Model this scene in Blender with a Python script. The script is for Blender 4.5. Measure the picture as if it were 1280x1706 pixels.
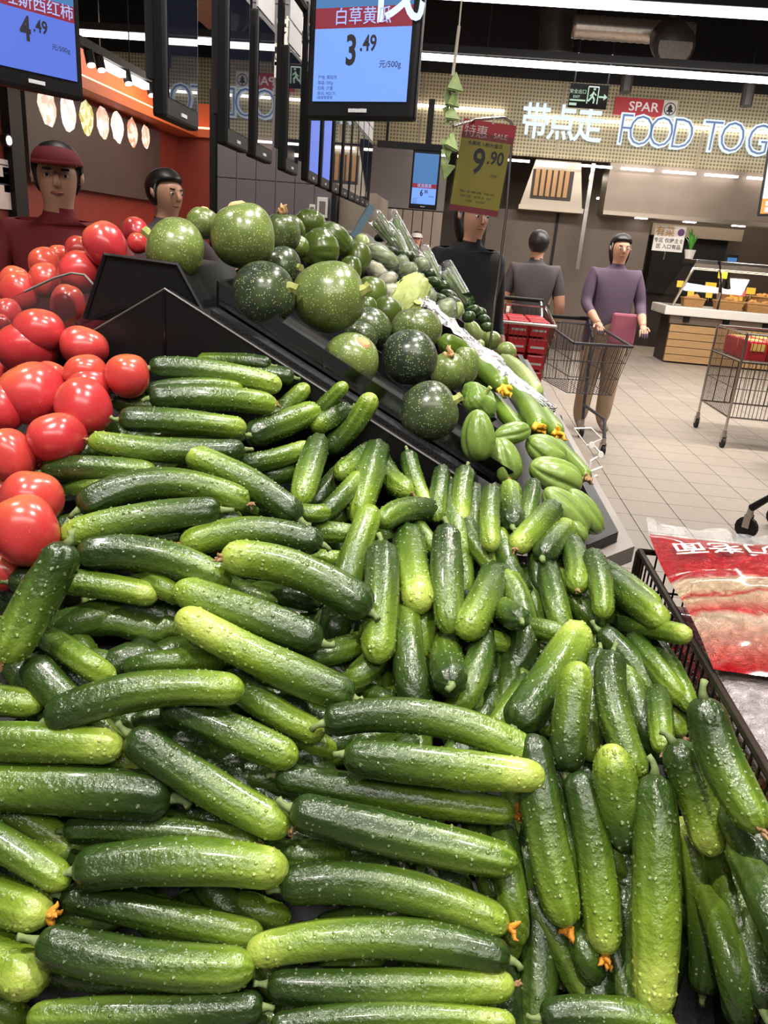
import bpy, bmesh, math, random
import numpy as np
from mathutils import Vector, Matrix

for o in list(bpy.data.objects): bpy.data.objects.remove(o)
random.seed(7); RNG = np.random.default_rng(7)
scene = bpy.context.scene
COL = scene.collection

# ------------------------------------------------------------------ camera
F, CX, CY, H = 1250.0, 640.0, 853.0, 1.45            # focal length in px of the 1280x1706 frame, eye height
_h = np.array([1, -.083, 0.])
_y = np.array([(776-CX)/F, -(419-CY)/F, -1.]); _y /= np.linalg.norm(_y)
_z = np.cross(_h, _y); _z /= np.linalg.norm(_z)
_x = np.cross(_y, _z)
MW = np.array([_x, _y, _z])                           # camera space -> world (aisle runs along +Y)
cam = bpy.data.cameras.new('camera'); camo = bpy.data.objects.new('camera', cam); COL.objects.link(camo)
cam.sensor_fit = 'VERTICAL'; cam.sensor_height = 24.0; cam.lens = F/1706*24.0
cam.clip_start = .02; cam.clip_end = 100
m4 = np.eye(4); m4[:3, :3] = MW; m4[:3, 3] = (0, 0, H)
camo.matrix_world = Matrix(m4.tolist())
scene.camera = camo

# ------------------------------------------------------------------ world, lights, exposure
world = bpy.data.worlds.new('world'); scene.world = world; world.use_nodes = True
bg = world.node_tree.nodes['Background']; bg.inputs[0].default_value = (1, .93, .86, 1); bg.inputs[1].default_value = .15
def lamp(kind, name, loc, aim, power, size=.1, color=(1, .95, .88), angle=90, blend=.6, sy=None):
    l = bpy.data.lights.new(name, kind); l.energy = power; l.color = color
    if kind == 'SPOT': l.spot_size = math.radians(angle); l.spot_blend = blend; l.shadow_soft_size = size
    else:
        l.shape = 'RECTANGLE'; l.size = size; l.size_y = sy or size
    o = bpy.data.objects.new(name, l); COL.objects.link(o); o.location = loc
    o.rotation_euler = (Vector(aim)-Vector(loc)).to_track_quat('-Z', 'Y').to_euler()
    return o
# track spotlights aimed at the produce
for i, (p, a, e) in enumerate([((-.55, .05, 3.3), (-.2, .7, 1), 180), ((.75, .35, 3.3), (.15, .8, 1), 155), ((.15, 1.5, 3.3), (0, .9, 1), 130),
                               ((-1.5, 1.2, 3.3), (-.6, 1.0, 1.1), 120), ((.7, 2.3, 3.3), (-.05, 1.9, 1.2), 150), ((.2, 3.4, 3.3), (-.2, 2.9, 1.2), 120)]):
    lamp('SPOT', 'track_spot_light', p, a, e, size=.045, angle=75)
# added fill lights, then lights over the aisles and stall
lamp('AREA', 'fill_light', (.6, -1.6, 3.6), (-.2, 2.5, 1.6), 70, size=4, sy=.6)  # unseen front fill, added for surfaces that face the viewer
lamp('AREA', 'fill_light', (-1.3, 3.4, 3.6), (-1.2, 5.0, 1.9), 45, size=1.2, sy=.3)  # added to brighten the tiled column and its letters
lamp('AREA', 'aisle_light', (2.6, 6.5, 3.35), (2.6, 6.5, 0), 260, size=5, sy=.4)
lamp('AREA', 'aisle_light', (2.8, 9.6, 3.6), (2.8, 10.5, 0), 260, size=6, sy=.4)
lamp('AREA', 'stall_light', (-3.0, 9.0, 3.2), (-3.8, 9.0, 1.4), 90, size=.3, sy=3, color=(1, .8, .62))
scene.view_settings.view_transform = 'Standard'; scene.view_settings.look = 'None'
scene.view_settings.gamma = 1; scene.view_settings.use_curve_mapping = False
scene.view_settings.exposure = 0.12

# ------------------------------------------------------------------ pixel <-> place
def ray(x, y): return MW @ np.array([(x-CX)/F, -(y-CY)/F, -1.])
EYE = np.array([0, 0, H])
def at_d(x, y, d): return EYE + ray(x, y)*d
def at_Y(x, y, Y): r = ray(x, y); return EYE + r*(Y/r[1])
def at_Z(x, y, Z): r = ray(x, y); return EYE + r*((Z-H)/r[2])
def at_X(x, y, X): r = ray(x, y); return EYE + r*(X/r[0])
def V(p): return Vector([float(c) for c in p])

# ------------------------------------------------------------------ materials
MATS = {}
class NT:
    def __init__(s, name):
        s.m = bpy.data.materials.new(name); s.m.use_nodes = True; s.t = s.m.node_tree
        s.b = s.t.nodes['Principled BSDF']; s.out = s.t.nodes['Material Output']; MATS[name] = s.m
    def n(s, typ, ins=None, **kw):
        nd = s.t.nodes.new(typ)
        for k, v in kw.items(): setattr(nd, k, v)
        for k, v in (ins or {}).items():
            if isinstance(v, bpy.types.NodeSocket): s.t.links.new(v, nd.inputs[k])
            else: nd.inputs[k].default_value = v
        return nd
    def l(s, a, b): s.t.links.new(a, b)
    def set(s, **kw):
        for k, v in kw.items():
            i = s.b.inputs[k.replace('_', ' ')]
            if isinstance(v, bpy.types.NodeSocket): s.l(v, i)
            else: i.default_value = v
    def ramp(s, fac, stops, interp='LINEAR'):
        r = s.n('ShaderNodeValToRGB'); r.color_ramp.interpolation = interp
        e = r.color_ramp.elements
        while len(e) < len(stops): e.new(.5)
        for el, (p, c) in zip(e, stops): el.position = p; el.color = (*c[:3], 1)
        s.l(fac, r.inputs[0]); return r.outputs[0]
    def mix(s, fac, a, b, mode='MIX'):
        nd = s.n('ShaderNodeMix', data_type='RGBA', blend_type=mode)
        for idx, v in ((0, fac), (6, a), (7, b)):
            if isinstance(v, bpy.types.NodeSocket): s.l(v, nd.inputs[idx])
            else: nd.inputs[idx].default_value = (*v[:3], 1) if idx else v
        return nd.outputs[2]
    def math(s, op, a, b=0., c=0.):
        nd = s.n('ShaderNodeMath', operation=op)
        for i, v in enumerate((a, b, c)):
            if isinstance(v, bpy.types.NodeSocket): s.l(v, nd.inputs[i])
            else: nd.inputs[i].default_value = v
        return nd.outputs[0]
    def noise(s, scale, detail=3, rough=.5, vec=None, dist=0):
        nd = s.n('ShaderNodeTexNoise', {'Scale': scale, 'Detail': detail, 'Roughness': rough, 'Distortion': dist})
        if vec is None: vec = s.n('ShaderNodeTexCoord').outputs['Object']
        s.l(vec, nd.inputs['Vector']); return nd.outputs['Fac']
    def bump(s, h, strength=.3, dist=.002):
        nd = s.n('ShaderNodeBump', {'Strength': strength, 'Distance': dist, 'Height': h}); s.l(nd.outputs[0], s.b.inputs['Normal'])
def srgb(r, g, b):
    f = lambda c: (c/255/12.92) if c/255 <= .04045 else ((c/255+.055)/1.055)**2.4
    return (f(r), f(g), f(b))
def plain(name, col, rough=.5, metal=0, spec=.5, vary=.12, vscale=8, bump=0, bscale=60, coat=0):
    t = NT(name); f = t.noise(vscale, 4)
    c = t.mix(t.math('MULTIPLY', f, 1), [x*(1-vary*1.6) for x in col], [min(1, x*(1+vary)) for x in col])
    t.set(Base_Color=c, Roughness=rough, Metallic=metal, Specular_IOR_Level=spec, Coat_Weight=coat)
    if bump: t.bump(t.noise(bscale, 3), bump)
    return t.m
def emit(name, col, strength):
    t = NT(name); t.set(Base_Color=(*col, 1), Emission_Color=(*col, 1), Emission_Strength=strength, Roughness=.4)
    if strength < 1.3: t.set(Base_Color=(.01, .01, .012, 1))
    return t.m
def clear(name, tint=(1, 1, 1), gloss=.12, rough=.03, cloud=0., cloudcol=(1, 1, 1)):
    t = NT(name); tr = t.n('ShaderNodeBsdfTransparent', {'Color': (*tint, 1)}); g = t.n('ShaderNodeBsdfGlossy', {'Roughness': rough})
    fr = t.n('ShaderNodeFresnel', {'IOR': 1.45}); fac = t.math('MULTIPLY_ADD', fr.outputs[0], 1.0, gloss*.3)
    if cloud:
        nz = t.noise(70, 3, .6, dist=1.5); bm = t.n('ShaderNodeBump', {'Strength': .9, 'Distance': .006, 'Height': nz})
        t.l(bm.outputs[0], g.inputs['Normal']); t.l(bm.outputs[0], fr.inputs['Normal'])
        d = t.n('ShaderNodeBsdfDiffuse', {'Color': (*cloudcol, 1)}); mx = t.n('ShaderNodeMixShader', {0: cloud}); t.l(tr.outputs[0], mx.inputs[1]); t.l(d.outputs[0], mx.inputs[2]); base = mx.outputs[0]
    else: base = tr.outputs[0]
    m = t.n('ShaderNodeMixShader'); t.l(fac, m.inputs[0]); t.l(base, m.inputs[1]); t.l(g.outputs[0], m.inputs[2]); t.l(m.outputs[0], t.out.inputs[0])
    return t.m

# cucumber skin: dark shoulder at the stem, paler yellow-green tip, faint streaks, pale wart points
t = NT('cucumber_skin')
al = t.n('ShaderNodeAttribute', attribute_name='along').outputs['Fac']
an = t.n('ShaderNodeAttribute', attribute_name='rib').outputs['Fac']
wa = t.n('ShaderNodeAttribute', attribute_name='wart').outputs['Fac']
oi = t.n('ShaderNodeObjectInfo'); rnd = oi.outputs['Random']; tone = t.n('ShaderNodeSeparateColor', {0: oi.outputs['Color']}).outputs[0]
nz = t.noise(22, 4, .6); nf = t.noise(160, 3, .6)
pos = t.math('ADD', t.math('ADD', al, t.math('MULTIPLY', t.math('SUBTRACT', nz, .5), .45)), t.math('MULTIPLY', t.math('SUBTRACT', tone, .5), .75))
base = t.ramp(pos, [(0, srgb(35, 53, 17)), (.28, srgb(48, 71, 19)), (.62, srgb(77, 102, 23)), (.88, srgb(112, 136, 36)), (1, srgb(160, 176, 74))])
streak = t.math('MULTIPLY', an, t.math('MULTIPLY', t.math('POWER', al, 1.5), .45))
c = t.mix(streak, base, srgb(158, 184, 84))
c = t.mix(t.math('MULTIPLY', nf, .22), c, srgb(40, 66, 22))
c = t.mix(t.math('MULTIPLY', t.math('MULTIPLY', an, t.math('POWER', t.math('SUBTRACT', 1.0, al), 3)), .6), c, srgb(22, 38, 14))
c = t.mix(t.math('MULTIPLY', wa, .5), c, srgb(200, 208, 160))
t.set(Base_Color=c, Roughness=t.math('MULTIPLY_ADD', nf, .25, .17), Specular_IOR_Level=.55, Coat_Weight=.2, Coat_Roughness=.12)
t.bump(t.math('ADD', t.math('MULTIPLY', t.noise(260, 2), .3), t.math('MULTIPLY', t.noise(95, 3, .6), 1.0)), .55, .004)
plain('cucumber_stem', srgb(112, 128, 76), .8, vary=.35, vscale=120)
plain('dried_blossom', srgb(150, 118, 80), .9, vary=.4, vscale=200)
plain('orange_blossom', srgb(214, 140, 40), .8, vary=.3, vscale=200)

# ------------------------------------------------------------------ mesh helpers
def mesh_obj(name, verts, faces, mat, parent=None, smooth=True, attrs=None):
    me = bpy.data.meshes.new(name); me.from_pydata([tuple(map(float, v)) for v in verts], [], [tuple(map(int, f)) for f in faces])
    if mat is not None:
        for mm in (mat if isinstance(mat, (list, tuple)) else [mat]): me.materials.append(MATS[mm] if isinstance(mm, str) else mm)
    if smooth: me.polygons.foreach_set('use_smooth', [True]*len(me.polygons))
    for k, v in (attrs or {}).items():
        a = me.attributes.new(k, 'FLOAT', 'POINT'); a.data.foreach_set('value', np.asarray(v, dtype=np.float32))
    me.update(); o = bpy.data.objects.new(name, me); COL.objects.link(o)
    if parent: o.parent = parent
    return o
class MB:
    """collects shapes into one mesh"""
    def __init__(s): s.v = []; s.f = []
    def add(s, v, f):
        n = len(s.v); s.v += [tuple(map(float, p)) for p in v]; s.f += [tuple(int(i)+n for i in q) for q in f]; return s
    def box(s, lo, hi, bev=0.):
        (x0, y0, z0), (x1, y1, z1) = lo, hi
        if bev <= 0:
            return s.add([(x0, y0, z0), (x1, y0, z0), (x1, y1, z0), (x0, y1, z0), (x0, y0, z1), (x1, y0, z1), (x1, y1, z1), (x0, y1, z1)],
                  [(0, 3, 2, 1), (4, 5, 6, 7), (0, 1, 5, 4), (1, 2, 6, 5), (2, 3, 7, 6), (3, 0, 4, 7)])
        bm = bmesh.new(); bmesh.ops.create_cube(bm, size=1)
        for v in bm.verts: v.co = Vector(((x0+x1)/2+v.co.x*(x1-x0), (y0+y1)/2+v.co.y*(y1-y0), (z0+z1)/2+v.co.z*(z1-z0)))
        bmesh.ops.bevel(bm, geom=bm.edges[:], offset=bev, segments=2, profile=.6, affect='EDGES')
        bm.verts.index_update(); s.add([v.co[:] for v in bm.verts], [[v.index for v in f.verts] for f in bm.faces]); bm.free(); return s
    def tube(s, pts, r, seg=8, cap=True):
        P = [np.array(p, float) for p in pts]; rr = r if hasattr(r, '__len__') else [r]*len(P)
        v = []; f = []; prev = None
        for i, p in enumerate(P):
            T = P[min(i+1, len(P)-1)]-P[max(i-1, 0)]; T /= (np.linalg.norm(T)+1e-9)
            if prev is None: a = np.cross(T, (0, 0, 1) if abs(T[2]) < .9 else (1, 0, 0))
            else: a = prev-T*np.dot(prev, T)
            a /= (np.linalg.norm(a)+1e-9); prev = a; b = np.cross(T, a)
            for k in range(seg):
                th = 2*math.pi*k/seg; v.append(p+rr[i]*(a*math.cos(th)+b*math.sin(th)))
        for i in range(len(P)-1):
            for k in range(seg):
                k2 = (k+1) % seg; f.append((i*seg+k, i*seg+k2, (i+1)*seg+k2, (i+1)*seg+k))
        if cap: f.append(tuple(range(seg))[::-1]); f.append(tuple((len(P)-1)*seg+k for k in range(seg)))
        return s.add(v, f)
    def quad(s, a, b, c, d): return s.add([a, b, c, d], [(0, 1, 2, 3)])
    def prism(s, poly, axis, a, b):
        """extrude 2D polygon between a and b along axis; poly coords are the other two axes in order"""
        n = len(poly); mk = lambda p, q: {'x': (q, p[0], p[1]), 'y': (p[0], q, p[1]), 'z': (p[0], p[1], q)}[axis]
        v = [mk(p, a) for p in poly]+[mk(p, b) for p in poly]
        return s.add(v, [tuple(range(n)), tuple(range(2*n-1, n-1, -1))]+[(i, i+n, (i+1) % n+n, (i+1) % n) for i in range(n)])
    def build(s, name, mat, parent=None, smooth=False): 
        o = mesh_obj(name, s.v, s.f, mat, parent, smooth)
        bm = bmesh.new(); bm.from_mesh(o.data); bmesh.ops.recalc_face_normals(bm, faces=bm.faces); bm.to_mesh(o.data); bm.free()
        return o
def tag(o, label=None, cat=None, group=None, kind=None):
    if label: o['label'] = label
    if cat: o['category'] = cat
    if group: o['group'] = group
    if kind: o['kind'] = kind
    return o
def empty(name, loc, rz=0, label=None, cat=None, group=None):
    o = bpy.data.objects.new(name, None); COL.objects.link(o); o.location = V(loc); o.rotation_euler.z = rz; o.empty_display_size = .05
    return tag(o, label, cat, group)
def text_verts(s, size, bold=0., res=3, align='CENTER', extrude=0.):
    cu = bpy.data.curves.new('t', 'FONT'); cu.body = s; cu.size = size; cu.align_x = align; cu.align_y = 'CENTER'; cu.offset = bold*size; cu.resolution_u = res; cu.extrude = extrude
    o = bpy.data.objects.new('t', cu); COL.objects.link(o); dg = bpy.context.evaluated_depsgraph_get()
    me = bpy.data.meshes.new_from_object(o.evaluated_get(dg)); v = [p.co[:] for p in me.vertices]; f = [tuple(p.vertices) for p in me.polygons]
    bpy.data.objects.remove(o); bpy.data.curves.remove(cu); bpy.data.meshes.remove(me); return v, f
def text_obj(name, s, size, mat, parent, mtx, bold=0., align='CENTER', sx=1., extrude=0., res=3):
    """lettering laid on the local plane given by a 4x4 matrix (x right, y up, z out)"""
    v, f = text_verts(s, size, bold, res, align, extrude)
    o = mesh_obj(name, [mtx @ Vector((p[0]*sx, p[1], p[2])) for p in v], f, mat, parent, False); return o
def frame(o, xdir, ydir):
    x = Vector(xdir).normalized(); y = Vector(ydir).normalized(); z = x.cross(y).normalized()
    return Matrix(((x.x, y.x, z.x, o[0]), (x.y, y.y, z.y, o[1]), (x.z, y.z, z.z, o[2]), (0, 0, 0, 1)))

# ------------------------------------------------------------------ surface materials
t = NT('floor_tile'); f1 = t.noise(1.3, 4); f2 = t.noise(14, 5, .6); rn = t.n('ShaderNodeObjectInfo').outputs['Random']
c = t.mix(f2, srgb(150, 138, 127), srgb(178, 166, 154)); c = t.mix(t.math('MULTIPLY', rn, .35), c, srgb(160, 148, 136))
t.set(Base_Color=c, Roughness=t.math('MULTIPLY_ADD', f1, .25, .3), Specular_IOR_Level=.4); t.bump(f2, .05)
t = NT('floor_far'); tc = t.n('ShaderNodeTexCoord').outputs['Object']
br = t.n('ShaderNodeTexBrick', {'Vector': tc, 'Color1': (*srgb(160, 148, 137), 1), 'Color2': (*srgb(170, 158, 147), 1), 'Mortar': (*srgb(80, 68, 60), 1), 'Scale': 1.0, 'Mortar Size': .004, 'Brick Width': .3, 'Row Height': .3}, offset=0, squash=1)
t.set(Base_Color=br.outputs[0], Roughness=.42)
plain('grout', srgb(66, 54, 48), .9)
plain('black_plastic', srgb(16, 15, 17), .4, spec=.28, vary=.25, vscale=30, bump=.08, bscale=200)
plain('black_matte', srgb(16, 15, 16), .6, spec=.3, vary=.3, vscale=12)
plain('black_gloss', srgb(10, 10, 13), .12, vary=.1)
plain('highlight_grey', srgb(84, 80, 78), .35, vary=.1)  # grey of the highlight drawn along the gable panel
plain('grey_bumper', srgb(120, 112, 106), .45, vary=.15, vscale=20)
t = NT('honeycomb_mat'); vo = t.n('ShaderNodeTexVoronoi', {'Scale': 150., 'Randomness': .25, 'Vector': t.n('ShaderNodeTexCoord').outputs['Object']}, feature='DISTANCE_TO_EDGE')
e_ = t.math('LESS_THAN', vo.outputs['Distance'], .12); t.set(Base_Color=t.mix(e_, srgb(6, 6, 7), srgb(30, 29, 31)), Roughness=.5); t.bump(e_, .8, .002)
plain('ceiling_dark', srgb(70, 60, 54), .9, vary=.3, vscale=.8)
plain('beam_grey', srgb(96, 86, 78), .8, vary=.2)
t = NT('perforated_mesh'); tc = t.n('ShaderNodeTexCoord').outputs['Object']; sx = t.n('ShaderNodeSeparateXYZ', {0: tc})
hx = t.math('SINE', t.math('MULTIPLY', sx.outputs[0], 2*math.pi/.05)); hz = t.math('SINE', t.math('MULTIPLY', sx.outputs[2], 2*math.pi/.05))
hole = t.math('GREATER_THAN', t.math('ADD', hx, hz), .35)
t.set(Base_Color=t.mix(hole, srgb(176, 164, 132), srgb(112, 102, 78)), Roughness=.55, Metallic=.15)
plain('stainless', srgb(176, 162, 146), .34, metal=.75, vary=.12, vscale=2)
plain('soffit_panel', srgb(150, 134, 120), .42, metal=.25, vary=.14, vscale=3)
plain('grey_wall', srgb(118, 108, 108), .5, vary=.08, vscale=2)
plain('grey_wall_tile', srgb(112, 104, 108), .28, vary=.08, vscale=3)
plain('white_grout', srgb(196, 190, 190), .8)
plain('terracotta', srgb(176, 84, 46), .6, vary=.18, vscale=2)
plain('deep_red', srgb(112, 36, 24), .55, vary=.2, vscale=3)
plain('dark_brown', srgb(58, 46, 44), .55, vary=.18, vscale=5)
plain('kitchen_wall', srgb(96, 82, 72), .6, vary=.25, vscale=2)
t = NT('oak'); tc = t.n('ShaderNodeTexCoord').outputs['Object']; mp = t.n('ShaderNodeMapping', {'Vector': tc, 'Scale': (1.2, 8, 14)})
f = t.noise(3, 6, .6, mp.outputs[0], .6); t.set(Base_Color=t.mix(f, srgb(150, 112, 70), srgb(196, 158, 110)), Roughness=.5)
plain('white_enamel', srgb(226, 220, 212), .35, vary=.05)
plain('chrome', srgb(190, 184, 178), .22, metal=1, vary=.1, vscale=20)
plain('steel_wire', srgb(120, 112, 104), .35, metal=.85, vary=.15, vscale=30)
plain('dark_wire', srgb(70, 62, 54), .35, metal=.8, vary=.2, vscale=30)
emit('led_white', (1, .97, .93), 6); emit('led_soft', (1, .93, .82), 4); emit('cove_glow', (1, .5, .26), 2.6); emit('letter_glow', (.74, .86, 1), 1.0); emit('spot_lens', (1, .95, .86), 14)
clear('clear_glass', gloss=.1); clear('clear_acrylic', tint=(.93, .94, .95), gloss=.25, rough=.05)
clear('crinkled_film', tint=(.97, .98, .97), gloss=.25, rough=.12, cloud=.09)
clear('thin_film', tint=(.9, .91, .92), gloss=.2, rough=.10)

# ------------------------------------------------------------------ floor
g0 = (1.489 % .3, 4.826 % .3)
tag(MB().box((-8, -2, -.2), (9, 18, -.006)).build('floor', 'grout'), kind='structure')
floor = bpy.data.objects['floor']
ff = MB().box((-8, 8.726, -.006), (9, 18, 0)).build('floor_surface', 'floor_far', floor)
base_tile = MB().box((.0025, .0025, -.03), (.2975, .2975, 0), .0015)
tile_me = None; nt = 0; rest = MB()
cand = []
for ix in range(-26, 30):
    for iy in range(-7, 30):
        x0, y0 = g0[0]+ix*.3, g0[1]+iy*.3
        if x0 < -8 or x0+.3 > 9 or y0+.3 > 8.73: continue
        q = MW.T @ (np.array([x0+.15, y0+.15, 0])-EYE)
        vis = False
        if q[2] < -.2:
            px, py = CX-F*q[0]/q[2], CY+F*q[1]/q[2]; vis = px > 880 and px < 1320 and 590 < py < 1000
        if vis and nt < 290: cand.append((x0, y0)); nt += 1
        elif .2 < x0 < 4 and 2 < y0: rest.box((x0+.0025, y0+.0025, -.03), (x0+.2975, y0+.2975, 0))
        else: rest.quad((x0+.0025, y0+.0025, 0), (x0+.2975, y0+.0025, 0), (x0+.2975, y0+.2975, 0), (x0+.0025, y0+.2975, 0))
for x0, y0 in cand:
    if tile_me is None: o = base_tile.build('floor_tile', 'floor_tile', floor); tile_me = o.data
    else: o = bpy.data.objects.new('floor_tile', tile_me); COL.objects.link(o); o.parent = floor
    o.location = (x0, y0, 0)
tag(rest.build('floor_tile', 'floor_tile', floor), kind='stuff')

# ------------------------------------------------------------------ room shell
tag(MB().box((-8, -2, 5.0), (9, 18, 5.2)).build('ceiling', 'ceiling_dark'), kind='structure')
ce = bpy.data.objects['ceiling']
for y in (3.5, 5.8, 7.2, 9.0, 10.9): MB().box((-8, y, 4.6), (9, y+.22, 5.0)).build('beam', 'beam_grey', ce)
MB().box((-3.4, 4, 3.75), (-2.9, 12, 3.95)).build('service_tray', 'beam_grey', ce)
MB().box((.6, 6.9, 3.9), (6.5, 8.0, 4.2)).build('service_tray', 'beam_grey', ce)
tag(MB().box((-8, 15.6, 0), (9, 15.8, 5)).build('wall_back', 'kitchen_wall'), kind='structure')
tag(MB().box((8.8, -2, 0), (9, 15.6, 5)).build('wall_right', 'grey_wall'), kind='structure')
FY = 12.8
wf = MB().box((-8, FY, 2.9), (8.8, FY+.12, 3.93)).build('wall_fascia', 'perforated_mesh'); tag(wf, kind='structure')
for x in np.arange(-7.2, 8.8, 2.1): MB().box((x, FY-.012, 2.9), (x+.02, FY, 3.93)).build('panel_joint', 'soffit_panel', wf)
MB().box((-8, FY, 3.93), (8.8, FY+.2, 5.0)).build('upper_wall', 'black_matte', wf)
for (xa, xb, z) in [(-1.0, .35, 3.46), (.75, 2.25, 3.42), (2.32, 6.5, 3.42)]:
    MB().box((xa, FY-.06, z), (xb, FY-.02, z+.035)).build('light_strip', 'led_white', wf)
for k in range(9): MB().box((-.9+k*.62, FY-.10, 2.80), (-.42+k*.62, FY-.05, 2.83)).build('light_strip', 'led_white', wf)
ws = MB().box((2.05, FY+.02, 2.22), (8.8, FY+.6, 2.9)).build('wall_soffit', 'soffit_panel'); tag(ws, kind='structure')
MB().box((2.05, FY+.0, 2.16), (8.8, FY+.62, 2.22)).build('soffit_edge', 'stainless', ws)
for k in range(6): MB().box((2.6+k*.75, FY+.2, 2.15), (2.78+k*.75, FY+.3, 2.162)).build('downlight', 'spot_lens', ws)
# grey plain panel and slatted panel left of the food counter
wp = MB().box((-1.85, FY+.05, 2.02), (-.42, FY+.2, 2.9)).build('wall_panel', 'grey_wall'); tag(wp, kind='structure')
for k in range(9): MB().box((-1.85+k*.16, FY+.02, 0), (-1.85+k*.16+.145, FY+.16, 2.0)).build('slat', 'soffit_panel', wp)
# back kitchen
kit = MB().box((-.3, 15.2, 0), (8, 15.55, 1.0)).build('wall_kitchen', 'dark_brown'); tag(kit, kind='structure')
MB().box((3.4, 15.0, 1.0), (4.7, 15.4, 2.0)).build('oven_front', 'black_matte', kit); MB().box((3.3, 14.9, 2.0), (4.9, 15.4, 2.2)).build('oven_hood', 'stainless', kit)
for k in range(4): MB().box((2.2+k*1.5, 14.6, 2.5), (2.9+k*1.5, 14.7, 2.53)).build('light_strip', 'led_soft', kit)
lamp('AREA', 'kitchen_light', (3.6, 14.2, 2.8), (3.6, 14.2, 0), 60, size=4, sy=.6, color=(1, .88, .72))

# tiled column behind the hanging screens
col = MB().box((-1.60, 5.03, 0), (-.86, 6.2, 4.9)).build('wall_column', 'white_grout'); tag(col, kind='structure')
tme = None
for iz in range(8):
    for ix in range(6):
        x0, z0 = -1.60+ix*.1247, .35+iz*.475-.006
        if tme is None: o = MB().box((.0018, 0, .0018), (.1229, .03, .472), .0012).build('wall_tile', 'grey_wall_tile', col); tme = o.data
        else: o = bpy.data.objects.new('wall_tile', tme); COL.objects.link(o); o.parent = col
        o.location = (x0, 5.01, z0)
MB().box((-1.60, 5.0, 4.15), (-.86, 5.03, 4.9)).build('upper_panel', 'grey_wall', col)
MB().box((-1.635, 4.97, 0), (-1.60, 5.06, 2.25)).build('corner_trim', 'black_matte', col)
MB().box((-.86, 4.97, 0), (-.83, 5.06, 2.05)).build('corner_trim', 'black_matte', col)
MB().box((-.862, 5.03, 0), (-.855, 6.2, 4.9)).build('side_cladding', 'grey_wall_tile', col)
MB().box((-.83, 5.1, .0), (-.60, 5.9, 1.75)).build('steel_panel', 'stainless', col)
for s_, px, py, sz in [('FR', 458, 117, .13), ('C', 456, 93, .16), ('蔬', 492, 72, .24)]:
    p = at_Y(px, py, 4.98); text_obj('wall_letter', s_, sz, 'white_enamel', col, frame(p, (1, 0, 0), (0, 0, 1)), bold=.012, extrude=.012)
# socket and switch on the column
for (px, py, w, h) in [(538, 346, .035, .06), (521, 352, .02, .04)]:
    p = at_Y(px, py, 4.99); o = MB().box((-w, -.02, -h), (w, .02, h), .006).build('switch_box', 'white_enamel', None); o.location = V(p)
    MB().box((-w*.55, -.026, -h*.6), (w*.55, -.018, h*.6), .002).build('cover', 'grey_wall', o)
    tag(o, 'white socket box with hinged cover on grey tiles' if w > .03 else 'small white plug beside the socket box', 'socket')

# left food stall: terracotta wall, cove, dark menu board
wl = MB().box((-4.3, 2.0, 0), (-4.06, 11.2, 2.9)).build('wall_left', 'deep_red'); tag(wl, kind='structure')
MB().box((-4.1, 4.0, 2.62), (-3.75, 10.9, 2.72)).build('cove_ledge', 'terracotta', wl)
MB().box((-4.06, 4.0, 2.66), (-3.9, 10.9, 3.05)).build('cove_back', 'terracotta', wl)
MB().box((-4.04, 4.2, 2.73), (-3.80, 10.9, 2.75)).build('cove_light', 'cove_glow', wl)
MB().box((-4.1, 10.9, 2.62), (-1.75, 11.2, 2.72)).build('cove_ledge', 'terracotta', wl); MB().box((-4.1, 11.1, 2.68), (-1.75, 11.25, 3.05)).build('cove_back', 'terracotta', wl)
MB().box((-4.0, 10.95, 2.73), (-1.8, 11.05, 2.75)).build('cove_light', 'cove_glow', wl)
MB().box((-4.1, 11.0, 0), (-1.75, 11.2, 2.62)).build('end_wall', 'deep_red', wl)
MB().box((-4.06, 4.0, 0), (-3.5, 6.9, 1.0)).build('stall_counter', 'terracotta', wl); MB().box((-3.52, 6.75, 0), (-3.4, 6.95, 1.2)).build('counter_post', 'black_matte', wl)
MB().box((-4.06, 6.78, 0), (-3.98, 6.98, 2.62)).build('stall_post', 'black_matte', wl)
MB().box((-4.3, 2.0, 2.2), (-4.02, 6.6, 2.62)).build('stall_header', 'terracotta', wl)

# ------------------------------------------------------------------ the black produce island
isl = empty('produce_island', (0, 2.0, 0), 0, 'black stepped produce island with a gable-shaped end and sloping sides', 'display stand')
loc = lambda P: [(x, y-2.0, z) for x, y, z in P]
def ib(name, lo, hi, mat, bev=0.): return MB().box((lo[0], lo[1]-2, lo[2]), (hi[0], hi[1]-2, hi[2]), bev).build(name, mat, isl)
AP = (-.463, 1.352)
prof = [AP, (.05, 1.085), (.085, .965), (.302, .955), (.302, .86), (.2, .80), (.2, .12), (-1.15, .12), (-1.15, .85), (-1.25, .90), (-1.25, .985), (-1.0, 1.02)]
MB().prism(prof, 'y', 1.215-2, 3.7-2).build('upper_tier', 'black_plastic', isl)
MB().prism([(-.463, 1.356), (.10, 1.063), (.118, .98), (.118, .70), (-1.05, .70), (-1.05, 1.0)], 'y', 1.188-2, 1.215-2).build('gable_panel', 'black_gloss' if 0 else 'black_plastic', isl)
MB().tube(loc([(-.98, 1.188, 1.035), (-.463, 1.188, 1.358), (.10, 1.188, 1.065)]), .0022, 6).build('panel_edge_highlight', 'highlight_grey', isl)  # lighter grey line stands for the thin highlight on the panel's top edge
MB().box((-.4655, 1.1855-2, 1.2), (-.4625, 1.189-2, 1.352)).build('panel_seam', 'black_gloss', isl)
m = MB(); y0, y1 = 1.222, 1.262                                         # honeycomb strip along the ledge
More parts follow.
